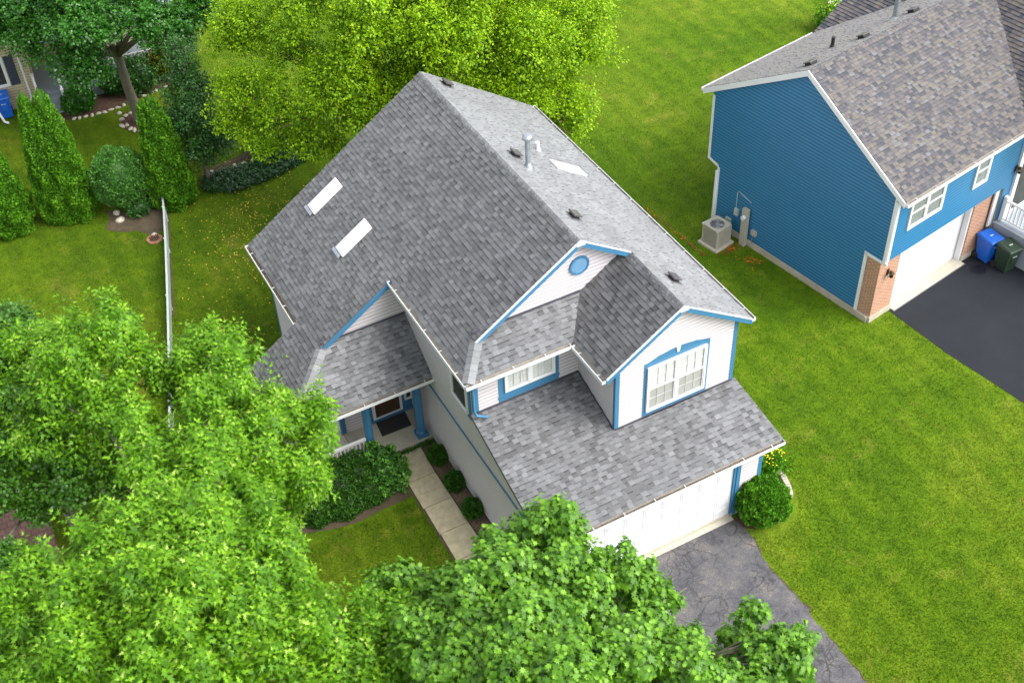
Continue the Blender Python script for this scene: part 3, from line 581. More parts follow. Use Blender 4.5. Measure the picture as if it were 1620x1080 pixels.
# ================================================================== SETTING
def sheet(name, pts, z, mat, thick=0.0):
    m = MB()
    if thick: m.prism([(p[0], p[1], z-thick) for p in pts], (0, 0, thick), mat)
    else: m.poly([(p[0], p[1], z) for p in pts], mat)
    return m.build(name)
def wobble(pts, amp, step=0.25, seed=3, closed=True):
    rd = random.Random(seed); out = []; n = len(pts)
    for i in range(n if closed else n-1):
        a, b = pts[i], pts[(i+1) % n]; L = math.dist(a[:2], b[:2]); k = max(1, int(L/step))
        for j in range(k):
            t = j/k; out.append((a[0]+(b[0]-a[0])*t+rd.gauss(0, amp), a[1]+(b[1]-a[1])*t+rd.gauss(0, amp)))
    return out
def smooth_poly(pts, it=2):
    for _ in range(it):
        q = []
        for i in range(len(pts)):
            a, b = pts[i], pts[(i+1) % len(pts)]; q += [(a[0]*.75+b[0]*.25, a[1]*.75+b[1]*.25), (a[0]*.25+b[0]*.75, a[1]*.25+b[1]*.75)]
        pts = q
    return pts
g = MB(); g.poly([(-300, -300, 0), (400, -300, 0), (400, 400, 0), (-300, 400, 0)], 'lawn'); tag(g.build('lawn'), kind='structure')

drive_pts = [(0.95, -0.03), (6.02, -0.03), (6.15, -0.5), (6.12, -1.1), (5.93, -2.2), (5.97, -3.7), (5.93, -5.2), (5.86, -6.6), (5.95, -16), (0.7, -16), (0.85, -8)]
drive_w = [drive_pts[0], drive_pts[1]] + wobble(drive_pts[1:9], 0.03, 0.22, 5, False)[1:] + wobble(drive_pts[8:11], 0.03, 0.3, 6, False) + wobble([drive_pts[10], drive_pts[0]], 0.03, 0.3, 9, False)
tag(sheet('driveway', drive_w, 0.012, 'asph'), kind='structure')
sheet_edge = sheet('driveway_margin', [(p[0]+(0.03 if p[0] > 3 else -0.03)+random.gauss(0, .03), p[1]) for p in drive_w], 0.005, 'soil'); tag(sheet_edge, kind='structure')
# front walk: four slabs with open joints
wk = MB(); ys = [6.85, 5.70, 4.58, 3.50, 2.42, 1.32, 0.2]
for i in range(6):
    wk.prism([(-1.52+random.uniform(-.01, .01), ys[i+1]+0.012, 0.0), (-0.62, ys[i+1]+0.012, 0.0), (-0.62+(0.06 if i == 0 else 0), ys[i]-0.012, 0.0), (-1.50+(0.22 if i == 0 else 0), ys[i]-0.012, 0.0)], (0, 0, 0.045), 'conc')
tag(wk.build('front_walk', bevel=0.006), kind='structure')
tag(sheet('walk_edge_soil', wobble([(-1.58, 0.2), (-0.55, 0.2), (-0.55, 6.9), (-1.58, 6.9)], 0.02, .2), 0.007, 'soil'), kind='structure')
tag(sheet('mulch_bed', wobble([(-0.57, 2.6), (-0.06, 2.6), (-0.06, 6.9), (-0.57, 6.9)], 0.015, .2), 0.014, 'bark_mulch'), kind='structure')
tag(sheet('porch_bed', smooth_poly(wobble([(-5.0, 5.45), (-3.4, 5.1), (-1.60, 5.25), (-1.58, 6.9), (-5.2, 7.2)], 0.06, .5)), 0.010, 'soil'), kind='structure')
tag(sheet('corner_bed', smooth_poly([(6.15, -0.8), (7.1, -0.85), (7.9, -0.3), (8.2, 0.5), (8.15, 1.4), (7.02, 1.5), (7.02, 0.0), (6.1, -0.1)], 1), 0.010, 'mulch'), kind='structure')
def px_poly(l, z=0.0): return [tuple(at(a, b, z)[:2]) for a, b in l]
tag(sheet('evergreen_bed', smooth_poly(wobble(px_poly([(165, 335), (205, 335), (262, 305), (262, 345), (252, 378), (215, 366), (175, 366)]), 0.07, .3), 1), 0.008, 'soil'), kind='structure')
tag(sheet('neighbour_bed', smooth_poly(wobble(px_poly([(60, 195), (120, 188), (160, 180), (200, 165), (240, 145), (262, 138), (300, 118), (300, 85), (200, 110), (100, 150), (20, 180)]), 0.05, .7)), 0.008, 'mulch'), kind='structure')
tag(sheet('tree_ring_bed', smooth_poly(px_poly([(190, 200), (205, 208), (225, 206), (243, 195), (240, 176), (215, 172), (195, 180)])), 0.009, 'mulch'), kind='structure')
tag(sheet('creek_bed', smooth_poly(wobble(px_poly([(322, 286), (360, 272), (400, 262), (450, 232), (500, 195), (490, 188), (430, 218), (380, 245), (322, 268)]), 0.05, .6)), 0.008, 'soil'), kind='structure')
tag(sheet('brick_patio', [(-17, 3.0), (-11.55, 3.0), (-11.35, 8.0), (-11.2, 11.2), (-17, 12)], 0.010, 'paver'), kind='structure')
tag(sheet('far_path', px_poly([(1302, -14), (1330, -10), (1352, 22), (1335, 26), (1312, 10)]), 0.010, 'conc2'), kind='structure')
tag(sheet('fence_strip', px_poly([(262, 325), (267, 325), (276, 500), (270, 500)]), 0.009, 'soil'), kind='structure')
# blue house frame
BL = (14.869, 4.158, 0.0); BR = R(9.847); cb, sb = math.cos(BR), math.sin(BR)
def bw(x, y): return (BL[0]+x*cb-y*sb, BL[1]+x*sb+y*cb)
tag(sheet('blue_house_driveway', [tuple(p) for p in wobble([(15.83, 4.43), bw(6.15, 0.2), bw(6.15, -2.2), bw(9, -3), bw(9, -22), (17.9, -14), (16.7, -2), (16.40, 0.0), (16.07, 1.85)], 0.006, 2)], 0.012, 'asph2'), kind='structure')

# ================================================================== MAIN HOUSE
H = thing('house', 'white and blue two storey house with grey shingle roof filling the middle of the photo', 'house')
KL = 0.655
zA = lambda x: 8.398-KL*(3.46-x); zB = lambda x: 8.398-KL*(x-3.46); zC = lambda x: 7.37-KL*(5.03-x)
zD = lambda y: 5.87+0.52*(y-3.187); zE_ = lambda y: 3.184+0.75*(y-6.46); zF = lambda y: 2.905+0.322*(y+0.378)
A_ = [(3.46, 4.04), (3.46, 13.68), (-2.9, 13.68), (-2.9, 9.51), (-4.5, 9.51), (-4.5, 6.46), (-2.771, 7.97), (-0.40, 7.97), (-0.40, 3.187), (0.278, 4.04)]
A_ = [(x, y, zA(x)) for x, y in A_]
B_ = [(x, y, zB(x)) for x, y in [(3.46, 13.68), (3.46, 4.04), (5.03, 4.04), (5.03, 1.51), (7.32, 1.51), (7.32, 13.68)]]
C_ = [(x, y, zC(x)) for x, y in [(5.03, 1.51), (5.03, 4.3), (3.62, 4.3), (2.74, 3.187), (2.74, 1.51)]]
D_ = [(x, y, zD(y)) for x, y in [(-0.40, 3.187), (2.74, 3.187), (3.62, 4.3), (0.484, 4.3), (0.278, 4.04)]]
E_ = [(x, y, zE_(y)) for x, y in [(-4.5, 6.46), (-0.06, 6.46), (-0.06, 8.1), (-2.622, 8.1), (-2.771, 7.97)]]
F_ = [(x, y, zF(y)) for x, y in [(-0.2, -0.378), (7.32, -0.378), (7.12, 1.70), (3.17, 1.70), (3.17, 3.62), (-0.2, 3.62)]]
rf = MB()
Ad = A_[:6]+[(-2.771, 7.97, zA(-2.771)), (-0.40, 7.97, zA(-0.4)), (-0.40, 3.187, zA(-0.4)), (0.278, 4.04, zA(.278))]
for P in (Ad, B_, C_, D_, E_, F_): deck(rf, P)
shingles(rf, A_, 'sh1', 0.30, curl=0.03, step=0.012, band_=0.10, mean=0.24, wmin=0.14, wmax=0.21, seed=1)  # left slope away from the sun: its shading is put into a darker tint
shingles(rf, B_, 'sh1', 0.30, mean=0.62, seed=2)  # right slope: sun and grazing glare put into a lighter tint
shingles(rf, C_, 'sh1', 0.30, curl=0.03, step=0.012, band_=0.10, mean=0.20, wmin=0.14, wmax=0.21, seed=3)  # dormer's left slope: shading put into a darker tint too
shingles(rf, D_, 'sh1', 0.46, mean=0.46, wmin=0.11, wmax=0.20, seed=4); shingles(rf, E_, 'sh1', 0.46, mean=0.46, wmin=0.11, wmax=0.20, seed=5); shingles(rf, F_, 'sh1', 0.46, mean=0.46, wmin=0.11, wmax=0.20, seed=6)
ROOF = rf.build('roof', H)
sl_ = math.sqrt(1+KL*KL); dl = (-1/sl_, 0, -KL/sl_); dr = (1/sl_, 0, -KL/sl_)
k = MB(); caps(k, (3.46, 4.04, 8.398), (3.46, 13.68, 8.398), dl, dr, 'sh1', 0.62, 0.3, w=0.17); k.build('ridge_cap', ROOF); k = MB(); caps(k, (5.03, 1.51, 7.37), (5.03, 3.9, 7.37), dl, dr, 'sh1', 0.55, 0.3, w=0.17)
k.build('ridge_cap', ROOF)
def hip(a, b, n1, n2):
    a, b = np.array(a, float), np.array(b, float); d = (b-a)/np.linalg.norm(b-a); o = []
    for n in (n1, n2):
        n = np.array(n, float); n /= np.linalg.norm(n); t = np.cross(n, d); t /= np.linalg.norm(t); o.append(t if t[2] < 0 else -t)
    m = MB(); caps(m, a, b, o[0], o[1], 'sh1', 0.66, 0.25, w=0.19, step=0.19, lift=0.045); m.build('hip_cap', ROOF)
hip((-0.40, 3.187, 5.87), (0.278, 4.02, zA(.278)), (-KL, 0, 1), (0, -0.52, 1))
hip((-4.5, 6.46, 3.184), (-2.771, 7.95, zA(-2.771)), (-KL, 0, 1), (0, -0.75, 1))
# flashing where shed roofs meet walls
m = MB()
for (a, b, n) in [((0.3, 4.26, zD(4.26)+.02), (3.6, 4.26, zD(4.26)+.02), (0, -1)), ((-2.7, 8.06, zE_(8.06)+.02), (-0.08, 8.06, zE_(8.06)+.02), (0, -1)), ((3.17, 1.67, zF(1.67)+.02), (7.0, 1.67, zF(1.67)+.02), (0, -1)), ((0.0, 3.59, zF(3.59)+.02), (3.17, 3.59, zF(3.59)+.02), (0, -1))]:
    a = np.array(a); b = np.array(b); m.obox(a+np.array([0, -0.02, -0.02]), b-a, (0, 0.05, 0), (0, 0, 0.07), 'dark')
for p in [(3.13, 1.7, 3.62)]:
    a = np.array((3.12, 1.70, zF(1.7)+.01)); b = np.array((3.12, 3.6, zF(3.6)+.01)); m.obox(a, (0.04, 0, 0), b-a, (0, 0, 0.05), 'dark')
m.builds('flashing', ROOF)
# walls
XL = -0.05
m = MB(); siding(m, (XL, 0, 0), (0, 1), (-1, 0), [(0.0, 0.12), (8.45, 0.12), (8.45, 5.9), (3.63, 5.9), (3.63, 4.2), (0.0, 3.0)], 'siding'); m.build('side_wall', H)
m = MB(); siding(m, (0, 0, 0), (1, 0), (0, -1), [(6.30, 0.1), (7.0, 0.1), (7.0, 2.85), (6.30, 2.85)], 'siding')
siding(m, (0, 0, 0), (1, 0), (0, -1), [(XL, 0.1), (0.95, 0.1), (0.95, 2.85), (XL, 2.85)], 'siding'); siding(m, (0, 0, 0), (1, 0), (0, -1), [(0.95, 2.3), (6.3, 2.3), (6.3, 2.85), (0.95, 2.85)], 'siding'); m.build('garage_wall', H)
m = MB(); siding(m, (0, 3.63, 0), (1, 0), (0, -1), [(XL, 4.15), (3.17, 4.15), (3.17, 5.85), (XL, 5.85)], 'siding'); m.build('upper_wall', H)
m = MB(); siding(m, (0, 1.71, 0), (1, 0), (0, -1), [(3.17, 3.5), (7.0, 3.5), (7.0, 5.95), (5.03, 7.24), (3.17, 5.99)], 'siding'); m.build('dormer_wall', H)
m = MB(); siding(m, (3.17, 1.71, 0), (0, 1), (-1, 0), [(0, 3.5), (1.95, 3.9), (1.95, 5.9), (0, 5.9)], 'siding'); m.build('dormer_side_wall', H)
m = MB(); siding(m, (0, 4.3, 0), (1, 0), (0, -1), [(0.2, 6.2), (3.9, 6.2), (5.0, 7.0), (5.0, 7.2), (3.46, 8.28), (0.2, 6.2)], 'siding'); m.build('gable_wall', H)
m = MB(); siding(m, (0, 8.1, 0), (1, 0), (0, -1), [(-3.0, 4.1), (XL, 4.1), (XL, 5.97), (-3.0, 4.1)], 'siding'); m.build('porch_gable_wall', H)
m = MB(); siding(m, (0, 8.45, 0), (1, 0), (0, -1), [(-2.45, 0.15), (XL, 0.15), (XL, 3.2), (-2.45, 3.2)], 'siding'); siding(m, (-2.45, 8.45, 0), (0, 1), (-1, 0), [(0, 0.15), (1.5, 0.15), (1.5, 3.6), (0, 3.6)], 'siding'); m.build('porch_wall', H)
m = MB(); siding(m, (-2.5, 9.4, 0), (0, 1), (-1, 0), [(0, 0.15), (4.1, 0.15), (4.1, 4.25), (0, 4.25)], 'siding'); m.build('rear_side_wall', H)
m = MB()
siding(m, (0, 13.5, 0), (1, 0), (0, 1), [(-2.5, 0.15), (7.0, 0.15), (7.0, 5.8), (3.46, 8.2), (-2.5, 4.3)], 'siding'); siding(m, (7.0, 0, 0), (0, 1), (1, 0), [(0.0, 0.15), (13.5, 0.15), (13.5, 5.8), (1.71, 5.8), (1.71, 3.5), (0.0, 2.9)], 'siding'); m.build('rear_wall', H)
m = MB()   # inner core blocks the light behind the siding skins
m.prism([(XL+.02, 0.02, 0), (6.98, 0.02, 0), (6.98, 13.48, 0), (-2.48, 13.48, 0), (-2.48, 9.42, 0), (-2.43, 8.47, 0), (XL+.02, 8.47, 0)], (0, 0, 2.75), 'found')
m.prism([(XL+.02, 3.65, 2.7), (6.9, 3.65, 2.7), (6.9, 13.4, 2.7), (XL+.02, 13.4, 2.7)], (0, 0, 3.05), 'roofdeck'); m.prism([(3.19, 1.73, 2.7), (6.98, 1.73, 2.7), (6.98, 3.7, 2.7), (3.19, 3.7, 2.7)], (0, 0, 3.05), 'roofdeck')
m.prism([(-2.48, 9.44, 2.7), (0, 9.44, 2.7), (0, 13.4, 2.7), (-2.48, 13.4, 2.7)], (0, 0, 1.2), 'roofdeck')
m.build('inner_wall', H)
m = MB(); m.box((3.5, 6.7, 0.04), (7.06, 13.56, 0.14), 'found'); m.box((-1.3, 11.4, 0.04), (2.45, 4.15, 0.138), 'found'); m.build('foundation', H)
# blue trim
m = MB(); board(H, '', (XL, 0, 0), (0, 1), (-1, 0), 0.0, 2.57, 6.9, 2.66, 'trim', 0.0, 0.042, m); m.build('belt_band', H)
def corner(x, y, z0, z1, sx, sy, name='corner_trim', w=0.10):
    m = MB(); a, b = (0.028, 0.03)
    m.box((x+sx*(a/2), y-sy*(w/2)+sy*a, (z0+z1)/2), (a, w, z1-z0), 'trim'); m.box((x-sx*(w/2), y+sy*(b/2), (z0+z1)/2+.002), (w, b, z1-z0), 'trim'); return m.build(name, H)
corner(XL, 3.63, 4.16, 5.80, -1, -1); corner(3.17, 1.71, 3.52, 5.84, -1, -1); corner(7.0, 1.71, 3.52, 5.86, 1, -1); corner(7.0, 0.0, 0.12, 2.84, 1, -1); corner(XL, 0.0, 0.12, 2.84, -1, -1)
corner(-2.5, 13.5, 0.12, 4.2, -1, 1); corner(-2.45, 8.45, 0.15, 3.2, -1, -1, w=0.13)
# garage door with jambs and header
m = MB()
Wd, Hd = 4.88, 2.13; x0 = 1.14
for r in range(4):
    for c in range(8):
        u0, z0 = x0+Wd*c/8, 0.02+Hd*r/4
        m.box((u0+Wd/16, -0.015, z0+Hd/8), (Wd/8, 0.03, Hd/4-0.006), 'door'); m.box((u0+Wd/16, -0.036, z0+Hd/8), (Wd/8-0.14, 0.008, Hd/4-0.14), 'door'); m.box((u0+Wd/16, -0.043, z0+Hd/8), (Wd/8-0.26, 0.010, Hd/4-0.26), 'door')
G = m.build('garage_door', H, bevel=0.006)
m = MB()
for xx, s in ((x0-0.10, -1), (x0+Wd+0.10, 1)):
    m.box((xx, -0.04, 1.1), (0.20, 0.05, 2.2), 'trim'); m.box((xx+s*0.05, -0.075, 1.1), (0.11, 0.03, 2.2), 'trim'); m.box((xx-s*0.08, -0.072, 1.1), (0.03, 0.02, 2.2), 'trim')
m.box((x0+Wd/2, -0.04, 2.28), (Wd+0.4, 0.05, 0.16), 'trim'); m.builds('door_jamb', H)
m = MB(); m.box((x0+Wd/2, -0.14, 0.025), (Wd+0.1, 0.22, 0.03), 'conc2'); m.builds('threshold', H)
# eave and rake fascia
def rake(pts, y0, y1, mat, hgt, name='rake_trim', drop=0.004):
    m = MB()
    for a, b in zip(pts[:-1], pts[1:]):
        m.hexa([(a[0], y0, a[1]-drop-hgt), (b[0], y0, b[1]-drop-hgt), (b[0], y1, b[1]-drop-hgt), (a[0], y1, a[1]-drop-hgt), (a[0], y0, a[1]-drop), (b[0], y0, b[1]-drop), (b[0], y1, b[1]-drop), (a[0], y1, a[1]-drop)], mat)
    return m.build(name, H)
def dripedge(pts, y0, y1): rake([(x, z+0.022) for x, z in pts], y0, y1, 'white', 0.03, 'drip_edge')
up2 = [(0.26, zA(.26)), (3.46, 8.398), (5.03, 7.37)]; rake(up2, 4.005, 4.037, 'trim', 0.17); dripedge(up2, 3.995, 4.05)
dm = [(2.74, 5.87), (5.03, 7.37), (7.32, 5.87)]; rake(dm, 1.475, 1.507, 'trim', 0.17); dripedge(dm, 1.465, 1.52)
pg = [(-2.80, zA(-2.80)), (-0.43, zA(-.43))]; rake(pg, 7.935, 7.967, 'trim', 0.17)
m = MB()
for cx, cy, z in ((3.46, 3.99, 8.40), (5.03, 1.46, 7.372)): m.prism([(cx-.13, cy, z-.085-.06), (cx+.13, cy, z-.085-.06), (cx+.13, cy, z-.085+.02), (cx, cy, z+.012), (cx-.13, cy, z-.085+.02)], (0, 0.012, 0), 'white')
m.builds('ridge_end_cap', H)
m = MB()   # soffits
for q in ([(-0.40, 3.187, 5.70), (2.74, 3.187, 5.70), (2.74, 3.63, 5.70), (-0.40, 3.63, 5.70)], [(-0.2, -0.378, 2.76), (7.32, -0.378, 2.76), (7.32, 0, 2.76), (-0.2, 0, 2.76)], [(-0.4, 3.187, 5.702), (XL, 3.187, 5.702), (XL, 8, 5.702), (-0.4, 8, 5.702)], [(-4.5, 6.46, 3.03), (XL, 6.46, 3.03), (XL, 8.45, 3.03), (-4.5, 8.45, 3.03)]): m.prism(q, (0, 0, 0.015), 'white')
m.builds('soffit', H)
# gutters
gutter(H, (-2.9, 13.68, zA(-2.9)), (-2.9, 9.51, zA(-2.9)), (-1, 0)); gutter(H, (-4.5, 9.51, 3.184), (-4.5, 6.46, 3.184), (-1, 0)); gutter(H, (-4.6, 6.46, 3.184), (-0.08, 6.46, 3.184), (0, -1))
gutter(H, (-0.4, 7.97, 5.87), (-0.4, 3.187, 5.87), (-1, 0), debris=False); gutter(H, (-0.5, 3.187, 5.87), (2.74, 3.187, 5.87), (0, -1), debris=False); gutter(H, (2.74, 3.187, 5.87), (2.74, 1.51, 5.87), (-1, 0), debris=False)
gutter(H, (7.32, 1.51, 5.87), (7.32, 13.68, 5.87), (1, 0)); gutter(H, (-0.2, -0.378, 2.905), (7.32, -0.378, 2.905), (0, -1))
# downspout beside the small side window, kicked onto garage roof
m = MB(); m.tube([(-0.14, 3.30, 5.76), (-0.14, 3.44, 5.55), (-0.15, 3.50, 5.4), (-0.15, 3.50, 4.42), (-0.10, 3.42, 4.30), (0.08, 3.30, 4.28), (0.16, 3.28, 4.27)], 0.042, 'trim', 10); m.build('downspout', H, smooth=True)
m = MB(); m.tube([(7.16, -0.3, 2.7), (7.10, -0.02, 2.5), (7.10, 0.12, 2.3), (7.10, 0.12, 0.25), (7.3, 0.0, 0.1)], 0.042, 'trim', 10); m.build('downspout', H, smooth=True)
# dormer window with arched surround and keystone
m = MB(); x0, x1, z0, z1 = 4.02, 6.12, 3.58, 5.60
arc = [(x0, z1)]+[(x0+(x1-x0)*t, z1+0.20*math.sin(math.pi*t)) for t in np.linspace(0.06, 0.94, 14)]+[(x1, z1)]
m.prism([(x0, 1.685, z0), (x1, 1.685, z0)]+[(a, 1.685, b) for a, b in arc[::-1]], (0, 0.02, 0), 'trim')
m.box((5.07, 1.675, z0+0.02), (2.2, 0.05, 0.05), 'trim'); m.build('window_surround', H)
window(H, (4.12, 1.682, 3.80), (1, 0), (0, -1), 1.90, 1.66, 2, True, (3, 2), fill='curtain', lowfill='blind', label='arched double window in the dormer front')
m = MB(); m.prism([(5.045, 1.66, 5.62), (5.115, 1.66, 5.62), (5.145, 1.66, 5.81), (5.015, 1.66, 5.81)], (0, 0.03, 0), 'white'); m.build('keystone', H)
m = MB(); board(None, '', (0, 3.63, 0), (1, 0), (0, -1), 0.66, 4.22, 2.53, 5.42, 'trim', 0.016, 0.030, m); board(None, '', (0, 3.63, 0), (1, 0), (0, -1), 0.64, 4.40, 2.55, 4.45, 'trim', 0.03, 0.05, m); m.build('window_surround', H)
window(H, (0.84, 3.602, 4.58), (1, 0), (0, -1), 1.55, 0.76, 2, False, (3, 2), fill='curtain', label='low wide window under the upper eave')
m = MB(); board(None, '', (XL, 0, 0), (0, 1), (-1, 0), 3.84, 3.72, 5.06, 5.12, 'trim', 0.018, 0.052, m); m.build('window_surround', H)
window(H, (XL-0.051, 4.92, 3.88), (0, -1), (-1, 0), 0.96, 1.08, 1, False, (1, 1), fill='room', label='small dark window beside the downspout')
# round gable vent
m = MB(); c = (3.56, 7.38)
ring = [(c[0]+0.30*math.cos(t), 4.262, c[1]+0.30*math.sin(t)) for t in np.linspace(0, 2*math.pi, 29)[:-1]]; m.prism(ring, (0, 0.026, 0), 'trim')
for s in np.arange(-0.22, 0.23, 0.05):
    hw = math.sqrt(max(0.0, 0.25**2-s*s)); m.hexa([(c[0]-hw, 4.235, c[1]+s-.02), (c[0]+hw, 4.235, c[1]+s-.02), (c[0]+hw, 4.262, c[1]+s-.01), (c[0]-hw, 4.262, c[1]+s-.01), (c[0]-hw, 4.243, c[1]+s), (c[0]+hw, 4.243, c[1]+s), (c[0]+hw, 4.262, c[1]+s+.02), (c[0]-hw, 4.262, c[1]+s+.02)], 'trim')
for i in range(28):
    t0, t1 = 2*math.pi*i/28, 2*math.pi*(i+1)/28
    P = lambda r, t, y: (c[0]+r*math.cos(t), y, c[1]+r*math.sin(t)); m.hexa([P(.25, t0, 4.262), P(.30, t0, 4.262), P(.30, t1, 4.262), P(.25, t1, 4.262), P(.25, t0, 4.228), P(.30, t0, 4.228), P(.30, t1, 4.228), P(.25, t1, 4.228)], 'trim')
m.build('gable_vent', H)
# porch: slab, columns, railing, door
m = MB(); m.prism([(-4.3, 6.95, 0), (-0.07, 6.95, 0), (-0.07, 8.44, 0), (-2.46, 8.44, 0), (-2.46, 9.9, 0), (-4.3, 9.9, 0)], (0, 0, 0.15), 'conc2'); m.build('porch_slab', H, bevel=0.01)
m = MB(); m.box((-3.38, 8.42, 0.152), (1.8, 0.014, 0.006), 'dark'); m.box((-2.44, 7.7, 0.1525), (0.014, 1.45, 0.006), 'dark'); m.builds('slab_joint', H)
for cx, cy in ((-0.34, 7.2), (-2.0, 7.2), (-3.95, 7.2), ):
    m = MB(); m.box((cx, cy, 0.21), (0.36, 0.36, 0.13), 'trim'); m.lathe((cx, cy, 0.15), [(0.165, 0.12), (0.17, 0.17), (0.15, 0.20), (0.128, 0.24), (0.13, 1.2), (0.118, 2.60), (0.14, 2.64), (0.15, 2.70)], 'trim', 24); m.box((cx, cy, 2.94), (0.34, 0.34, 0.18), 'trim'); m.build('column', H, bevel=0.008)
m = MB()
m.box((-2.975, 7.14, 1.0), (1.66, 0.09, 0.05), 'white'); m.box((-2.975, 7.14, 0.955), (1.66, 0.05, 0.05), 'white'); m.box((-2.975, 7.14, 0.28), (1.66, 0.05, 0.05), 'white')
RL = m.build('railing', H)
m = MB()
for i in range(13): m.box((-3.72+i*0.124, 7.14, 0.62), (0.035, 0.035, 0.64), 'white')
m.build('baluster', RL)['kind'] = 'stuff'
# front door wall
DY = 8.45
m = MB(); board(None, '', (0, DY, 0), (1, 0), (0, -1), -1.62, 0.15, 0.0, 2.45, 'trim', 0.016, 0.05, m); board(None, '', (0, DY, 0), (1, 0), (0, -1), -1.62, 0.15, 0.0, 0.26, 'trim', 0.05, 0.10, m); m.build('door_surround', H)
m = MB(); board(None, '', (0, DY-.05, 0), (1, 0), (0, -1), -1.42, 0.27, -0.42, 2.32, 'white', 0.0, 0.045, m); DR = m.build('front_door', H)
m = MB(); board(None, '', (0, DY-.095, 0), (1, 0), (0, -1), -1.33, 0.36, -0.51, 2.22, 'wood', 0.001, 0.006, m); m.build('door_panel', DR)
m = MB(); board(None, '', (0, DY-.101, 0), (1, 0), (0, -1), -1.33, 0.36, -0.51, 2.22, 'glass', 0.004, 0.008, m); m.build('storm_glass', DR)
m = MB(); m.tube([(-0.47, DY-.10, 1.12), (-0.47, DY-.15, 1.14), (-0.47, DY-.15, 1.28), (-0.47, DY-.10, 1.30)], 0.012, 'black', 6); m.build('handle', DR)
window(H, (-0.32, DY-.05, 0.62), (1, 0), (0, -1), 0.27, 1.55, 1, False, (1, 3), fill='room', fw=0.03, label='narrow sidelight beside the front door')
m = MB(); m.prism([(-1.43, 7.72, 0.153), (-0.44, 7.70, 0.153), (-0.38, 8.33, 0.153), (-1.37, 8.35, 0.153)], (0, 0, 0.014), 'mat'); tag(m.build('doormat', bevel=0.004, origin=None), 'black rectangular rubber doormat on the beige porch slab', 'doormat')
# skylights
def on_slope(mb, x, y, du, dv, h, mat, kk, side=-1, base=0.0):
    """box lying on the roof slope; x is the centre; side -1 left slope, +1 right slope"""
    z = lambda a: (zA(a) if side < 0 else zB(a)); n = np.array([side*KL, 0, 1.0])/sl_; e = np.array([side*-1, 0, KL])/sl_
    c_ = np.array([x, y, z(x)])+n*(0.02+base); o = c_-e*du/2-np.array([0, dv/2, 0])
    if np.cross(e, [0, 1, 0])@n > 0: mb.obox(o, e*du, (0, dv, 0), n*h, mat)
    else: mb.obox(o+e*du, -e*du, (0, dv, 0), n*h, mat)
for sx, sy, side in ((-0.47, 12.62, -1), (-0.51, 10.31, -1), (5.88, 8.84, 1)):
    m = MB(); on_slope(m, sx, sy, 1.22, 0.50, 0.055 if side > 0 else 0.08, 'white', 0, side); K = m.build('skylight', ROOF, bevel=0.012)
    m = MB(); on_slope(m, sx, sy, 1.10, 0.40, 0.02, 'sky' if side < 0 else 'sky2', 0, side, 0.0805 if side < 0 else 0.0555); m.build('skylight_pane', K, bevel=0.01)
    m = MB(); on_slope(m, sx+side*0.56, sy, 0.10, 0.50, 0.018, 'galv', 0, side, 0.105 if side < 0 else 0.08); m.build('drip_lip', K)
    if side > 0: K['label'] = 'skylight on the right hand roof slope'
# low box vents near the ridges
for vx, vy in ((4.06, 13.15), (4.07, 8.75), (4.06, 5.42), (5.60, 2.86)):
    m = MB(); on_slope(m, vx, vy, 0.40, 0.40, 0.016, 'vent', 0, 1); on_slope(m, vx, vy, 0.22, 0.24, 0.07, 'black', 0, 1, 0.016); on_slope(m, vx, vy, 0.30, 0.32, 0.05, 'vent', 0, 1, 0.086); m.build('roof_vent', ROOF, bevel=0.012)
m = MB(); fx, fy = 4.16, 8.10; fz = zB(fx)
m.lathe((fx, fy, fz), [(0.19, -0.12), (0.15, 0.02), (0.10, 0.12), (0.072, 0.18), (0.072, 0.95), (0.09, 0.96), (0.145, 0.99), (0.145, 1.06), (0.09, 1.11), (0.02, 1.12)], 'galv', 20); on_slope(m, fx+0.05, fy, 0.5, 0.42, 0.006, 'galv', 0, 1); m.build('flue_pipe', ROOF, smooth=False)
m = MB(); px_, py_ = 5.35, 9.70; m.lathe((px_, py_, zB(px_)), [(0.11, -0.05), (0.07, 0.10), (0.06, 0.30), (0.05, 0.30)], 'white', 14); m.build('plumbing_pipe', ROOF)

# ================================================================== BLUE HOUSE
B = thing('house', 'blue sided house with brown blend shingles and brick garage piers on the right', 'house', BL, BR)
KB = 0.614; BE = 5.335; OV = 0.33; YR = 3.97
zf = lambda y: BE+KB*(y+OV); zr = lambda y: BE+KB*(2*YR+OV-y); ZR = zf(YR)
# cross gable further right: slopes down to the left, meets the main roof in valleys
XV = 6.35; XR = 10.5
F2 = [(-0.15, -OV), (6.0, -OV), (8.9, YR), (-0.15, YR)]; F2 = [(x, y, zf(y)) for x, y in F2]
R2 = [(x, y, zr(y)) for x, y in [(-0.15, YR), (10.3, YR), (5.5, 2*YR+OV), (-0.15, 2*YR+OV)]]
rf = MB(); deck(rf, F2, 0.14); deck(rf, R2, 0.14)
shingles(rf, F2, 'sh2', 0.88, mean=0.46, seed=21, wmin=0.09, wmax=0.21, expo=0.125); shingles(rf, R2, 'sh2', 0.6, mean=0.50, seed=22)
BROOF = None
def solve3(P, Q, S_):   # plane z through three points
    a = np.array([P, Q, S_], float); n = np.cross(a[1]-a[0], a[2]-a[0]); return lambda x, y: a[0][2]-(n[0]*(x-a[0][0])+n[1]*(y-a[0][1]))/n[2]
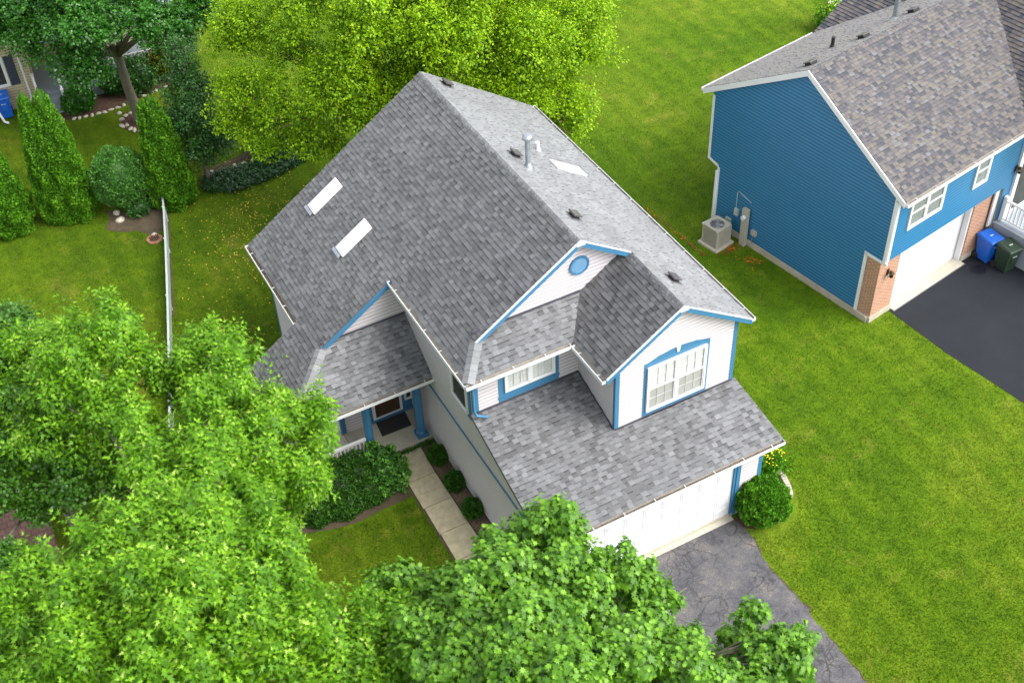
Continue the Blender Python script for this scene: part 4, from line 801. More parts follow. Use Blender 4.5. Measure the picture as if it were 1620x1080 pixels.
# left slope of the front cross gable (faces -x)
pz = solve3((6.0, -OV, zf(-OV)), (8.9, YR, ZR), (6.0, -4.5, zf(-OV)))
G1 = [(x, y, pz(x, y)) for x, y in [(6.0, -3.2), (11.0, -3.2), (11.0, YR+3.0), (8.9, YR), (6.0, -OV)]]
deck(rf, G1, 0.14); shingles(rf, G1, 'sh2', 0.75, mean=0.46, seed=23, wmin=0.11, wmax=0.27)
pz2 = solve3((7.2, 2*YR+OV, zr(2*YR+OV)), (8.9, YR, ZR), (7.2, 12.0, zr(2*YR+OV)-.01))
# rear wing: roof facing -x rising behind the ridge
pw = solve3((5.5, 2*YR+OV, zr(2*YR+OV)), (10.3, YR, ZR), (5.5, 14, zr(2*YR+OV)))
Rv = [(x, y, pw(x, y)) for x, y in [(5.5, 8.27), (10.3, YR), (11.0, YR), (11.0, 8.36), (5.5, 8.36)]]
deck(rf, Rv, 0.14); shingles(rf, Rv, 'sh2', 0.9, mean=0.42, seed=24)
BROOF = rf.build('roof', B)
sb_ = math.sqrt(1+KB*KB); k = MB(); caps(k, (-0.15, YR, ZR), (8.9, YR, ZR), (0, -1/sb_, -KB/sb_), (0, 1/sb_, -KB/sb_), 'sh2', 0.35, 0.35); k.build('ridge_cap', BROOF)
m = MB(); GP = [(0.0, 0.25), (7.45, 0.25), (7.45, 2.45), (7.92, 2.72), (7.92, BE+.05), (YR, ZR-0.12), (0.0, BE+.05)]
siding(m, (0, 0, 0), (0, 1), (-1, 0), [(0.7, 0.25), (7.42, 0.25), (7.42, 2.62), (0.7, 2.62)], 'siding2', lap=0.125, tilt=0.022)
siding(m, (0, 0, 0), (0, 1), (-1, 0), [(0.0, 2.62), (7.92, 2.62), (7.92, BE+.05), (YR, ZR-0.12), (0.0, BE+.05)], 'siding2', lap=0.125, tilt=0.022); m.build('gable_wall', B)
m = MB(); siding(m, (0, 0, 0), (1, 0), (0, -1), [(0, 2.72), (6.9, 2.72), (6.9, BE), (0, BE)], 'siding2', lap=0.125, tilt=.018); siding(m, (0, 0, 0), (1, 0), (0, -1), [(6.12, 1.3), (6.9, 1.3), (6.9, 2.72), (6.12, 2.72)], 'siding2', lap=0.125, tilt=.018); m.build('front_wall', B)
m = MB(); m.prism([(0.05, 0.74, 0), (8.5, 0.74, 0), (8.5, 7.4, 0), (0.05, 7.4, 0)], (0, 0, 2.6), 'found'); m.prism([(0.03, 0.03, 2.68), (8.5, 0.03, 2.68), (8.5, 7.9, 2.68), (0.03, 7.9, 2.68)], (0, 0, 2.55), 'roofdeck'); m.prism([(6.14, 0.02, 0), (8.5, 0.02, 0), (8.5, 0.3, 0), (6.14, 0.3, 0)], (0, 0, 2.7), 'found')
m.build('inner_wall', B)
m = MB(); m.box((-0.03, 3.85, 0.10), (0.08, 7.2, 0.26), 'found'); m.build('foundation', B)
m = MB()
for x0, x1 in ((0.03, 1.06), (4.92, 5.86)):
    m.prism([(x0, 0.18, 0.22), (x1, 0.18, 0.22), (x1, 0.72, 0.22), (x0, 0.72, 0.22)], (0, 0, 2.46), 'brick')
    m.prism([(x0-.035, 0.145, -0.02), (x1+.03, 0.145, -0.02), (x1+.03, 0.75, -0.02), (x0-.035, 0.75, -0.02)], (0, 0, 0.25), 'found')
m.builds('brick_pier', B)
m = MB()
m.box((-0.016, 0.76, 1.42), (0.05, 0.11, 2.5), 'white'); m.box((-0.016, 0.37, 2.66), (0.05, 0.90, 0.10), 'white'); m.box((5.99, 0.10, 1.9), (0.22, 0.06, 1.6), 'white')
m.builds('pier_trim', B)
m = MB(); m.box((-0.018, 0.05, 3.98), (0.04, 0.11, 2.56), 'white'); m.box((0.045, -0.018, 3.98), (0.12, 0.035, 2.558), 'white'); m.builds('corner_trim', B)
m = MB(); m.box((-0.018, 7.89, 3.95), (0.04, 0.10, 2.5), 'white'); m.hexa([(-0.04, 7.40, 2.45), (0.0, 7.40, 2.45), (0.0, 7.94, 2.60), (-0.04, 7.94, 2.60), (-0.04, 7.40, 2.53), (0.0, 7.40, 2.53), (0.0, 7.94, 2.72), (-0.04, 7.94, 2.72)], 'white'); m.box((-0.018, 7.38, 1.36), (0.04, 0.10, 2.2), 'white'); m.builds('corner_trim', B)
def rakeb(pts, x0, x1, hgt, name, mat='white'):
    m = MB()
    for a, b in zip(pts[:-1], pts[1:]): m.hexa([(x0, a[0], a[1]-hgt), (x1, a[0], a[1]-hgt), (x1, b[0], b[1]-hgt), (x0, b[0], b[1]-hgt), (x0, a[0], a[1]), (x1, a[0], a[1]), (x1, b[0], b[1]), (x0, b[0], b[1])], mat)
    return m.build(name, B)
rk = [(-OV, zf(-OV)), (YR, ZR), (2*YR+OV, zr(2*YR+OV))]; rakeb([(a, b+0.012) for a, b in rk], -0.19, -0.152, 0.20, 'rake_trim'); rakeb([(a, b-0.14) for a, b in rk], -0.150, -0.02, 0.02, 'soffit')
gutter(B, (-0.16, -OV, BE), (5.95, -OV, BE), (0, -1), debris=False); gutter(B, (-0.16, 2*YR+OV, BE), (5.4, 2*YR+OV, BE), (0, 1), debris=False)
m = MB(); m.prism([(-0.15, -OV, BE-.16), (6.9, -OV, BE-.16), (6.9, 0, BE-.16), (-0.15, 0, BE-.16)], (0, 0, .015), 'white'); m.builds('soffit', B)
m = MB(); board(None, '', (0, 0.42, 0), (1, 0), (0, -1), 1.07, 2.2, 4.91, 2.72, 'white', 0.0, 0.03, m); m.box((4.88, 0.33, 1.35), (0.10, 0.2, 2.7), 'white'); m.box((1.10, 0.33, 1.35), (0.06, 0.2, 2.7), 'white'); m.builds('door_jamb', B)
m = MB()
for r in range(5):
    m.box((2.99, 0.47, 0.24+0.44*r), (3.72, 0.04, 0.434), 'door')
    for z in (0.1, 0.22, 0.34): m.box((2.99, 0.448, 0.02+0.44*r+z), (3.70, 0.006, 0.012), 'door')
m.build('garage_door', B, bevel=0.004)
m = MB(); m.box((2.99, 0.22, 0.02), (3.78, 0.46, 0.05), 'conc2'); m.box((2.99, -0.03, 0.006), (3.9, 0.03, 0.03), 'dark'); m.builds('threshold', B)
window(B, (0.68, -0.018, 3.68), (1, 0), (0, -1), 1.72, 1.22, 2, True, (1, 1), fill='grey_curtain', fw=0.085, label='double sash window over the garage door')
window(B, (3.98, -0.018, 3.68), (1, 0), (0, -1), 0.78, 1.22, 1, True, (1, 1), fill='grey_curtain', fw=0.085, label='narrow single sash window near the porch')
# porch
m = MB(); m.prism([(6.12, -3.4, 0), (9.5, -3.4, 0), (9.5, -0.02, 0), (6.12, -0.02, 0)], (0, 0, 1.22), 'grey'); m.box((7.8, -1.7, 1.25), (3.44, 3.44, 0.06), 'grey'); m.build('porch_deck', B)
m = MB(); m.box((6.33, -1.75, 2.14), (0.09, 3.1, 0.06), 'white'); m.box((6.33, -1.75, 1.40), (0.05, 3.1, 0.05), 'white'); PR = m.build('porch_railing', B)
for i in range(22):
    m = MB(); m.box((6.33, -0.32-i*0.14, 1.77), (0.045, 0.045, 0.70), 'white'); m.build('baluster', PR)
m = MB(); m.box((6.33, -0.12, 1.80), (0.14, 0.14, 1.0), 'white'); m.build('rail_post', PR); m = MB(); m.box((6.33, -3.3, 1.80), (0.14, 0.14, 1.0), 'white'); m.build('rail_post', PR)
m = MB(); board(None, '', (0, 0, 0), (1, 0), (0, -1), 6.72, 1.28, 7.95, 3.6, 'white', 0.016, 0.06, m); m.box((6.62, -0.06, 3.2), (0.10, 0.10, 4.0), 'white'); m.build('door_surround', B)
m = MB(); board(None, '', (0, -.06, 0), (1, 0), (0, -1), 6.88, 1.45, 7.8, 3.4, 'room', 0.0, 0.01, m); m.build('front_door', B)
m = MB()
for i in range(5): m.box((6.0-0.0, -2.55-0.0, 0.12+i*0.0), (0.01, 0.01, 0.01), 'grey') if False else m.box((6.35+i*0.27+0.2, -3.75+0*i, 0.10+i*0.22), (0.30, 0.75, 0.20+i*0.0), 'grey')
m.builds('step', B)
m = MB(); m.tube([(6.10, -2.2, 1.2), (6.06, -2.25, 1.1), (6.06, -2.25, 0.2), (5.85, -2.5, 0.08), (5.6, -2.7, 0.06)], 0.045, 'white', 8); m.build('downspout', B)
# roof penetrations of blue house
def onr(mb, x, y, dx, dy, h, mat, base=0.0, rear=True):
    z = zr(y) if rear else zf(y); s = 1 if rear else -1; n = np.array([0, s*KB, 1])/sb_; e = np.array([0, s, -KB])/sb_; o = np.array([x-dx/2, y, z])+n*(0.02+base)-e*dy/2
    if rear: mb.obox(o, (dx, 0, 0), e*dy, n*h, mat)
    else: mb.obox(o+e*dy, (dx, 0, 0), -e*dy, n*h, mat)
for x in (0.55, 3.05, 5.55):
    m = MB(); onr(m, x, 4.45, 0.4, 0.36, 0.015, 'black'); onr(m, x, 4.45, 0.30, 0.26, 0.08, 'black', 0.015); onr(m, x, 4.45, 0.36, 0.32, 0.03, 'vent', 0.095); m.build('roof_vent', BROOF, bevel=0.01)
m = MB(); m.lathe((2.45, 5.2, zr(5.2)), [(0.09, -0.06), (0.075, 0.10), (0.06, 0.12), (0.06, 0.40)], 'black', 14); m.build('plumbing_pipe', BROOF)
m = MB(); m.lathe((4.95, 4.75, zr(4.75)), [(0.22, -0.1), (0.10, 0.12), (0.085, 0.16), (0.085, 1.1), (0.15, 1.12), (0.15, 1.2)], 'galv', 16); m.build('flue_pipe', BROOF)
# wall fittings
def lantern(px, py, pz, rz, label):
    t = thing('wall_lantern', label, 'lantern', (px, py, pz), rz, 'bronze lanterns on the blue house')
    m = MB(); m.box((0, -0.015, 0), (0.10, 0.03, 0.24), 'bronze'); m.tube([(0, -0.03, 0.02), (0, -0.10, 0.10), (0, -0.17, 0.05)], 0.012, 'bronze', 6); m.tube([(0, -0.03, -0.08), (0, -0.08, -0.16), (0, -0.05, -0.22)], 0.01, 'bronze', 6); m.build('bracket', t)
    m = MB(); m.lathe((0, -0.17, -0.16), [(0.02, 0), (0.05, 0.03), (0.07, 0.06)], 'bronze', 8); m.lathe((0, -0.17, -0.16), [(0.095, 0.20), (0.06, 0.26), (0.015, 0.30)], 'bronze', 8); m.builds('lantern_cap', t)
    m = MB(); m.lathe((0, -0.17, -0.16), [(0.06, 0.061), (0.085, 0.199)], 'darkglass', 8); m.build('lantern_glass', t)
lx, ly = bw(0.50, 0.18); lantern(lx, ly, 1.95, BR, 'bronze lantern on the brick pier left of the garage door')
lx, ly = bw(6.52, -0.02); lantern(lx, ly, 3.35, BR, 'bronze lantern beside the porch door above the railing')
# utilities on gable wall: things of their own
def util(name, label, cat, x, y, z, parts):
    X, Y = bw(x, y); t = thing(name, label, cat, (X, Y, z), BR)
    for pn, fn in parts: m = MB(); fn(m); m.build(pn, t, bevel=0.006)
    return t
util('meter_post', 'beige electric meter post standing against the blue gable wall', 'meter post', -0.16, 5.80, 0, [('post_box', lambda m: (m.box((0, 0, 0.80), (0.16, 0.24, 1.6), 'acbody'),)), ('meter', lambda m: m.tube([(-0.08, -0.02, 1.28), (-0.19, -0.02, 1.28)], 0.085, 'white', 16))])
util('utility_box', 'small white box with a thin conduit rising above it', 'utility box', -0.06, 6.32, 1.0, [('box', lambda m: m.box((0, 0, 0.12), (0.10, 0.18, 0.28), 'vinyl')), ('conduit', lambda m: m.tube([(0, 0.04, 0.26), (0, 0.04, 0.95), (0.01, -0.02, 1.02), (0.01, -0.62, 0.86)], 0.014, 'vinyl', 6))])
util('utility_box', 'white disconnect box low on the wall just behind the air conditioner', 'utility box', -0.06, 6.66, 0.35, [('box', lambda m: m.box((0, 0, 0.16), (0.12, 0.24, 0.30), 'vinyl')), ('conduit', lambda m: m.tube([(-0.03, -0.05, 0.0), (-0.10, -0.20, -0.12), (-0.25, -0.15, -0.22), (-0.5, 0.1, -0.15), (-0.62, 0.3, -0.02)], 0.028, 'acdark', 8))])
util('utility_box', 'small beige box on the wall to the right of the meter post', 'utility box', -0.06, 5.42, 0.60, [('box', lambda m: m.box((0, 0, 0.1), (0.10, 0.22, 0.20), 'acbody')), ('conduit', lambda m: m.tube([(-0.02, 0.04, 0), (-0.02, 0.04, -0.55)], 0.016, 'galv', 6))])
util('downspout', 'white downspout with a curved foot at the rear corner of the blue wall', 'downspout', -0.05, 7.42, 0, [('pipe', lambda m: m.tube([(0.0, 0.03, 2.3), (0, 0.03, 0.22), (-0.08, 0.06, 0.10), (-0.42, 0.10, 0.08)], 0.045, 'white', 8))])
# air conditioner
ax, ay = at(1132, 384)[:2]; AC = thing('air_conditioner', 'beige louvred air conditioner on a concrete pad by the blue wall', 'air conditioner', (ax, ay, 0), R(12))
m = MB(); m.box((0, 0, 0.04), (0.92, 0.92, 0.10), 'conc2'); m.build('pad', AC, bevel=0.01)
m = MB(); m.box((0, 0, 0.46), (0.62, 0.62, 0.70), 'acdark'); m.build('coil', AC)
m = MB()
for i in range(15):
    z = 0.14+i*0.045
    for s in (-1, 1): m.box((s*0.345, 0, z), (0.03, 0.66, 0.022), 'acbody'); m.box((0, s*0.345, z), (0.66, 0.03, 0.022), 'acbody')
for sx in (-1, 1):
    for sy in (-1, 1): m.box((sx*0.335, sy*0.335, 0.46), (0.06, 0.06, 0.74), 'acbody')
m.build('louvre', AC)
m = MB(); ring = 28
def sq(t, h): c, s = math.cos(t), math.sin(t); k_ = h/max(abs(c), abs(s)); k_ = min(k_, h*1.27); return c*k_, s*k_
for i in range(ring):
    t0, t1 = 2*math.pi*i/ring, 2*math.pi*(i+1)/ring; a0, a1 = sq(t0, .37), sq(t1, .37)
    for z0, z1 in ((0.82, 0.87),): m.hexa([(0.255*math.cos(t0), 0.255*math.sin(t0), z0), (a0[0], a0[1], z0), (a1[0], a1[1], z0), (0.255*math.cos(t1), 0.255*math.sin(t1), z0), (0.255*math.cos(t0), 0.255*math.sin(t0), z1-.01), (a0[0], a0[1], z1), (a1[0], a1[1], z1), (0.255*math.cos(t1), 0.255*math.sin(t1), z1-.01)], 'acbody')
m.build('top_cover', AC)
m = MB()
for r_ in (0.06, 0.10, 0.14, 0.18, 0.22, 0.255): m.tube([(r_*math.cos(t), r_*math.sin(t), 0.872) for t in np.linspace(0, 2*math.pi, 25)], 0.005, 'galv', 5, cap=False)
for t in np.linspace(0, math.pi, 5)[:-1]: m.tube([(-.26*math.cos(t), -.26*math.sin(t), .876), (.26*math.cos(t), .26*math.sin(t), .876)], 0.005, 'galv', 5)
m.build('fan_grille', AC)
m = MB(); m.lathe((0, 0, 0.80), [(0.07, 0), (0.07, 0.06), (0.02, 0.062)], 'galv', 14)
for i in range(4):
    t = math.pi/2*i+.3; m.hexa([(.05*math.cos(t), .05*math.sin(t), .80), (.24*math.cos(t), .24*math.sin(t), .80), (.24*math.cos(t+.6), .24*math.sin(t+.6), .83), (.05*math.cos(t+.6), .05*math.sin(t+.6), .83), (.05*math.cos(t), .05*math.sin(t), .805), (.24*math.cos(t), .24*math.sin(t), .805), (.24*math.cos(t+.6), .24*math.sin(t+.6), .835), (.05*math.cos(t+.6), .05*math.sin(t+.6), .835)], 'galv')
m.build('fan', AC)
m = MB(); m.box((0.365, -0.20, 0.62), (0.006, 0.14, 0.26), 'tag'); m.build('energy_sticker', AC)

# wheelie bins
def bin_(name, label, mat, loc, rz):
    t = thing(name, label, 'bin', loc, rz); m = MB()
    m.hexa([(-.22, -.24, .05), (.22, -.24, .05), (.22, .24, .05), (-.22, .24, .05), (-.29, -.33, .98), (.29, -.33, .98), (.29, .33, .98), (-.29, .33, .98)], mat)
    m.hexa([(-.30, -.345, .93), (.30, -.345, .93), (.30, .345, .93), (-.30, .345, .93), (-.305, -.35, .985), (.305, -.35, .985), (.305, .35, .985), (-.305, .35, .985)], mat); m.box((0, -.315, 0.62), (0.24, 0.03, 0.34), mat); m.build('bin_body', t, bevel=0.02)
    m = MB(); m.hexa([(-.31, -.38, .99), (.31, -.38, .99), (.31, .34, .99), (-.31, .34, .99), (-.28, -.34, 1.04), (.28, -.34, 1.04), (.27, .30, 1.07), (-.27, .30, 1.07)], mat); m.box((0, 0.0, 1.055), (0.3, 0.42, 0.02), mat); L_ = m.build('bin_lid', t, bevel=0.015)
    m = MB(); m.tube([(-.26, .38, .98), (.26, .38, .98)], 0.018, mat, 8); m.build('handle', t)
    for s in (-1, 1): m = MB(); m.tube([(s*.22, .27, .13), (s*.28, .27, .13)], 0.13, 'black', 18); m.build('wheel', t)
    m = MB()
    for x in (-.09, -.05, -.01, .03, .07): m.box((x, -.333, .74), (.022, .006, .03), 'white')
    m.build('stamp', t)
    m = MB()
    for x in (-.05, 0.0, .05): m.box((x, -.03, 1.067), (.03, .05, .004), 'white')
    m.build('lid_mark', t)
    return t
X, Y = bw(5.66, -0.28); bin_('wheelie_bin', 'blue recycling bin against the brick pier of the blue house', 'binblue', (X, Y, 0.012), BR+R(-8))
X, Y = bw(5.72, -1.02); bin_('wheelie_bin', 'dark green rubbish bin beside the porch', 'bingreen', (X, Y, 0.012), BR+R(-12))
m = MB(); X, Y = bw(5.02, -0.50); rr_ = random.Random(4); m.poly([(X+(0.30+rr_.uniform(-.02, .02))*math.cos(t), Y+(0.24+rr_.uniform(-.02, .02))*math.sin(t), 0.016) for t in np.linspace(0, 6.28, 25)[:-1]], 'oil'); tag(m.build('oil_stain'), 'black oval oil stain on the dark asphalt driveway', 'oil stain')

# ================================================================== FAR LEFT HOUSE (tan)
TH_L = (-7.0, 33.0, 0.0); TA = R(-6)
T = thing('house', 'tan sided house with white porch rails behind the big maple at top left', 'house', TH_L, TA)
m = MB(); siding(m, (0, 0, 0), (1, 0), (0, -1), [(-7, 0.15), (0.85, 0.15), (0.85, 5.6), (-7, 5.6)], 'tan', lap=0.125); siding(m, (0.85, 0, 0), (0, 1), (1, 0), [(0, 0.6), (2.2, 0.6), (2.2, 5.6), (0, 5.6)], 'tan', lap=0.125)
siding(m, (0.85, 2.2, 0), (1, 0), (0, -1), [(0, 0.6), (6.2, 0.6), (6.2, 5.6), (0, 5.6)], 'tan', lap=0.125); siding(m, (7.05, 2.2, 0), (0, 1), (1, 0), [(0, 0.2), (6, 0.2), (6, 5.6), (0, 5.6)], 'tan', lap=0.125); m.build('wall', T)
m = MB(); m.prism([(-6.98, 0.02, 0), (0.83, 0.02, 0), (0.83, 2.22, 0), (7.03, 2.22, 0), (7.03, 8, 0), (-6.98, 8, 0)], (0, 0, 5.5), 'found'); m.build('inner_wall', T)
rf = MB(); P = [(-7.4, -0.4, 5.5), (7.5, -0.4, 5.5), (7.5, 4.0, 8.0), (-7.4, 4.0, 8.0)]; Q = [(7.5, 8.4, 5.5), (-7.4, 8.4, 5.5), (-7.4, 4.0, 8.0), (7.5, 4.0, 8.0)]
for q in (P, Q): deck(rf, q); shingles(rf, q, 'sh2', 1.0, seed=31, expo=0.2, wmin=.2, wmax=.4)
rf.build('roof', T)
window(T, (-1.25, -0.018, 1.15), (1, 0), (0, -1), 1.18, 1.35, 1, False, (1, 1), fill='room', fw=0.09)
m = MB(); board(None, '', (0, 0, 0), (1, 0), (0, -1), -0.03, 1.15, 0.33, 2.5, 'shutter', 0.018, 0.05, m); m.build('shutter', T); m = MB(); board(None, '', (0, 0, 0), (1, 0), (0, -1), -1.65, 1.15, -1.29, 2.5, 'shutter', 0.018, 0.05, m); m.build('shutter', T)
window(T, (4.6, 2.182, 1.6), (1, 0), (0, -1), 1.0, 1.4, 1, True, (1, 1), fill='room', fw=0.07); window(T, (2.2, 2.182, 3.6), (1, 0), (0, -1), 1.0, 1.3, 1, True, (1, 1), fill='room', fw=0.07)
m = MB(); m.prism([(0.9, -0.4, 0), (7.0, -0.4, 0), (7.0, 2.18, 0), (0.9, 2.18, 0)], (0, 0, 0.62), 'grey'); m.box((3.95, 0.87, 0.64), (6.2, 2.66, 0.05), 'grey'); m.build('porch_deck', T)
m = MB()
for i in range(3): m.box((1.35, -0.52-i*0.24, 0.22-(i*0.09)), (0.85, 0.26, 0.44-i*0.18), 'grey')
m.builds('step', T)
def railrun(root, a, b, h=0.9, n=8):
    a = np.array(a, float); b = np.array(b, float); m = MB()
    for hh in (h, 0.10): m.tube([a+np.array([0, 0, hh]), b+np.array([0, 0, hh])], 0.035, 'white', 6)
    Rr = m.build('porch_railing', root)
    for i in range(1, n): c_ = a+(b-a)*i/n; m = MB(); m.box((c_[0], c_[1], c_[2]+h/2+0.05), (0.035, 0.035, h-0.1), 'white'); m.build('baluster', Rr)
    for p in (a, b): m = MB(); m.box((p[0], p[1], p[2]+h/2+0.03), (0.11, 0.11, h+0.14), 'white'); m.box((p[0], p[1], p[2]+h+0.11), (0.14, 0.14, 0.03), 'white'); m.build('rail_post', Rr)
railrun(T, (0.86, -0.42, 0.64), (0.86, -1.15, 0.06), n=7); railrun(T, (1.84, -0.42, 0.64), (1.84, -1.15, 0.06), n=7); railrun(T, (2.05, -0.34, 0.64), (6.9, -0.34, 0.64), n=36)
m = MB(); m.box((3.6, -0.6, 1.9), (0.16, 0.16, 2.7), 'grey'); m.box((6.8, -0.6, 1.9), (0.16, 0.16, 2.7), 'grey'); m.prism([(0.85, -1.1, 3.2), (7.2, -1.1, 3.2), (7.2, 2.2, 3.9), (0.85, 2.2, 3.9)], (0, 0, 0.12), 'grey'); m.build('porch_canopy', T)
m = MB(); m.tube([(0.55, -0.06, 3), (0.55, -0.06, 0.45), (0.45, -0.2, 0.30), (0.15, -0.75, 0.08)], 0.045, 'white', 8); m.build('downspout', T)
m = MB(); m.tube([(-0.95, -0.9, 1.0), (-0.75, -1.0, 0.12), (-0.6, -1.1, 0.08)], 0.05, 'white', 8); m.build('downspout', T)
bx_, by_ = at(14, 186)[:2]; bin_('wheelie_bin', 'blue bin by the tan house at the left edge', 'binblue', (bx_, by_+0.15, 0), R(-4))

# ================================================================== FENCE, STONES, SMALL THINGS
fpt = [at(263, 334)[:2], at(264.5, 350)[:2], at(267.5, 400)[:2], at(271, 490)[:2], at(274, 600)[:2], at(275, 700)[:2]]
FE = thing('fence', 'low white vinyl fence running between the two left lawns', 'fence', (fpt[0][0], fpt[0][1], 0))
ox, oy = fpt[0]
m = MB(); m2 = MB()
for a, b in zip(fpt[:-1], fpt[1:]):
    a = np.array([a[0]-ox, a[1]-oy, 0]); b = np.array([b[0]-ox, b[1]-oy, 0]); d = b-a; n = np.array([d[1], -d[0], 0]); n /= np.linalg.norm(n)
    m.obox(a-n*0.02+np.array([0, 0, .05]), d, -n*-0.04, (0, 0, 0.58), 'vinyl'); m2.obox(a-n*0.045+np.array([0, 0, .63]), d, n*0.07, (0, 0, 0.05), 'vinyl')
m.build('fence_panel', FE); m2.build('top_rail', FE)
for p in fpt: m = MB(); m.box((p[0]-ox, p[1]-oy, 0.35), (0.10, 0.10, 0.70), 'vinyl'); m.build('fence_post', FE, bevel=0.01)
def rock(loc, s, label, group, mat='stone', seed=0, name='stone'):
    r = random.Random(seed); v, f = icosph((0, 0, 0), 1, 1, 1, 6, 8); a = [r.uniform(0, 6) for _ in range(4)]
    m = MB(); m.v = [(x*s[0]*(1+.16*math.sin(3*x+a[0])+.12*math.sin(5*y+a[1])), y*s[1]*(1+.16*math.sin(4*z+a[2])), max(-0.02, z*s[2]*(1+.14*math.sin(4*x+a[3])))) for x, y, z in v]
    m.f = f; m.m = [m.mi(mat)]*len(f); m.t = [.5]*len(f); o = m.build(name, smooth=True); o.location = loc; o.rotation_euler = (0, 0, r.uniform(0, 6)); return tag(o, label, 'stone', group)
for i, (a, b) in enumerate([(189, 180), (193, 190), (193, 200), (201, 199), (207, 205), (213, 207), (222, 208), (232, 202), (240, 196), (199, 184), (232, 173), (208, 180)]):
    rock((*at(a, b)[:2], 0.02), (.11+.04*(i % 3), .09, .08), 'pale rounded stone in the ring around the maple trunk', 'stones ringing the maple trunk', seed=i)
ed = [(64, 196), (84, 192), (100, 190), (118, 188), (126, 187), (136, 185), (146, 183), (156, 180), (166, 178), (176, 174), (186, 171), (196, 167), (206, 162), (216, 158), (228, 152), (240, 146), (247, 144), (262, 138)]
for i, (a, b) in enumerate(ed): rock((*at(a, b)[:2], 0.01), (.14, .08, .06), 'flat pale stone edging the mulch bed of the tan house', 'stones edging the mulch bed', seed=40+i)
for i, (a, b, s, l) in enumerate([(336, 275, .17, 'round white stone at the left end of the ivy strip'), (349, 277, .14, 'tan flat stone just right of the round white stone'), (371, 263, .12, 'small white and blue stone behind the ivy'), (386, 260, .15, 'brown rounded stone behind the middle of the ivy'), (402, 256, .16, 'flat tan stone right of the brown stone behind the ivy'), (457, 226, .2, 'broad pale rock near the lime green tree edge'), (466, 219, .16, 'uppermost pale rock behind the ivy strip'), (185, 338, .18, 'upright tan stone under the round clipped bush'), (190, 350, .2, 'larger tan stone in front of the upright stone'), (244, 372, .12, 'small tan stone beside the drain grate'), (241, 304, .12, 'blue grey stone behind the wire basket')]):
    rock((*at(a, b)[:2], 0.02), (s, s*.8, s*.7), l, None, seed=80+i)
# edging blocks around corner bed
eb = px_poly([(1207, 722), (1214, 731), (1222, 739), (1230, 747), (1236, 754), (1241, 762), (1245, 770), (1248, 778), (1249, 787)])
for i, (a, b) in enumerate(zip(eb[:-1], eb[1:])):
    m = MB(); L_ = math.dist(a, b); m.box((0, 0, 0.07), (L_-0.015, 0.17, 0.16), 'block'); o = m.build('edging_block', bevel=0.015); o.location = ((a[0]+b[0])/2, (a[1]+b[1])/2, 0); o.rotation_euler = (0, 0, math.atan2(b[1]-a[1], b[0]-a[0])); tag(o, 'tan concrete block in the curved edging behind the globe bush', 'edging block', 'blocks edging the corner bed')
# drain grate and wire basket
X, Y = at(245, 379)[:2]; t = thing('drain_grate', 'round brown drain grate set in a terracotta rim beside the fence', 'drain grate', (X, Y, 0)); m = MB(); m.lathe((0, 0, 0), [(0.30, 0.0), (0.30, 0.05), (0.20, 0.055)], 'terra', 18); m.build('rim', t)
m = MB(); m.box((0, 0.02, 0.058), (0.34, 0.03, 0.008), 'black'); [m.box((x, 0.02, 0.065), (0.035, 2*math.sqrt(max(0.001, .04-x*x)), 0.02), 'black') for x in (-.15, -.09, -.03, .03, .09, .15)]; m.build('grate', t)
X, Y = at(243, 322)[:2]; t = thing('wire_basket', 'shallow wire basket of yellow ribs behind the fence post', 'basket', (X, Y, 0)); m = MB()
for k_ in np.linspace(-.3, .3, 8): m.tube([(k_, -.2, .02), (k_*1.05, -.08, .16), (k_*1.05, .08, .16), (k_, .2, .02)], 0.012, 'tag', 5)
m.build('rib', t)['kind'] = 'stuff'; m = MB(); m.tube([(-.32, 0, .17), (.32, 0, .17)], .014, 'terra', 5); m.build('spine', t)
# spray marks by the air conditioner: many small blots lying on the grass
def marks(name, label, line, mat, n, jit, seed):
    r = random.Random(seed); m = MB(); P = [at(a, b)[:2] for a, b in line]
    for i in range(n):
        k_ = r.random()*(len(P)-1); j = int(k_); f = k_-j; x = P[j][0]+(P[min(j+1, len(P)-1)][0]-P[j][0])*f+r.gauss(0, jit); y = P[j][1]+(P[min(j+1, len(P)-1)][1]-P[j][1])*f+r.gauss(0, jit); s = r.uniform(.012, .035); a0 = r.random()*6
        m.poly([(x+s*math.cos(a0+t)*r.uniform(.6, 1.3), y+s*math.sin(a0+t)*r.uniform(.6, 1.3), 0.055+r.random()*.02) for t in (0, 1.2, 2.4, 3.7, 5)], mat)
    return tag(m.build(name), label, 'spray mark', kind='stuff')
marks('spray_mark', 'long orange spray line on the grass behind the right eave', [(1018, 328), (1035, 342), (1043, 348), (1064, 366), (1082, 380)], 'orange', 40, .05, 1)
marks('spray_mark', 'dark red spray line running towards the air conditioner pad', [(1036, 343), (1055, 357), (1085, 380), (1100, 395), (1116, 407)], 'red', 90, .04, 2)
marks('spray_mark', 'red and orange spray blot right of the air conditioner pad', [(1134, 405), (1150, 402), (1160, 392), (1164, 388)], 'red', 60, .10, 3)
marks('spray_mark', 'bright orange blot at the corner of the air conditioner pad', [(1154, 396), (1162, 394)], 'orange', 30, .07, 5)
marks('spray_mark', 'scattered orange spray patch nearest the blue wall', [(1175, 415), (1184, 410), (1198, 414), (1186, 422)], 'orange', 60, .12, 4)
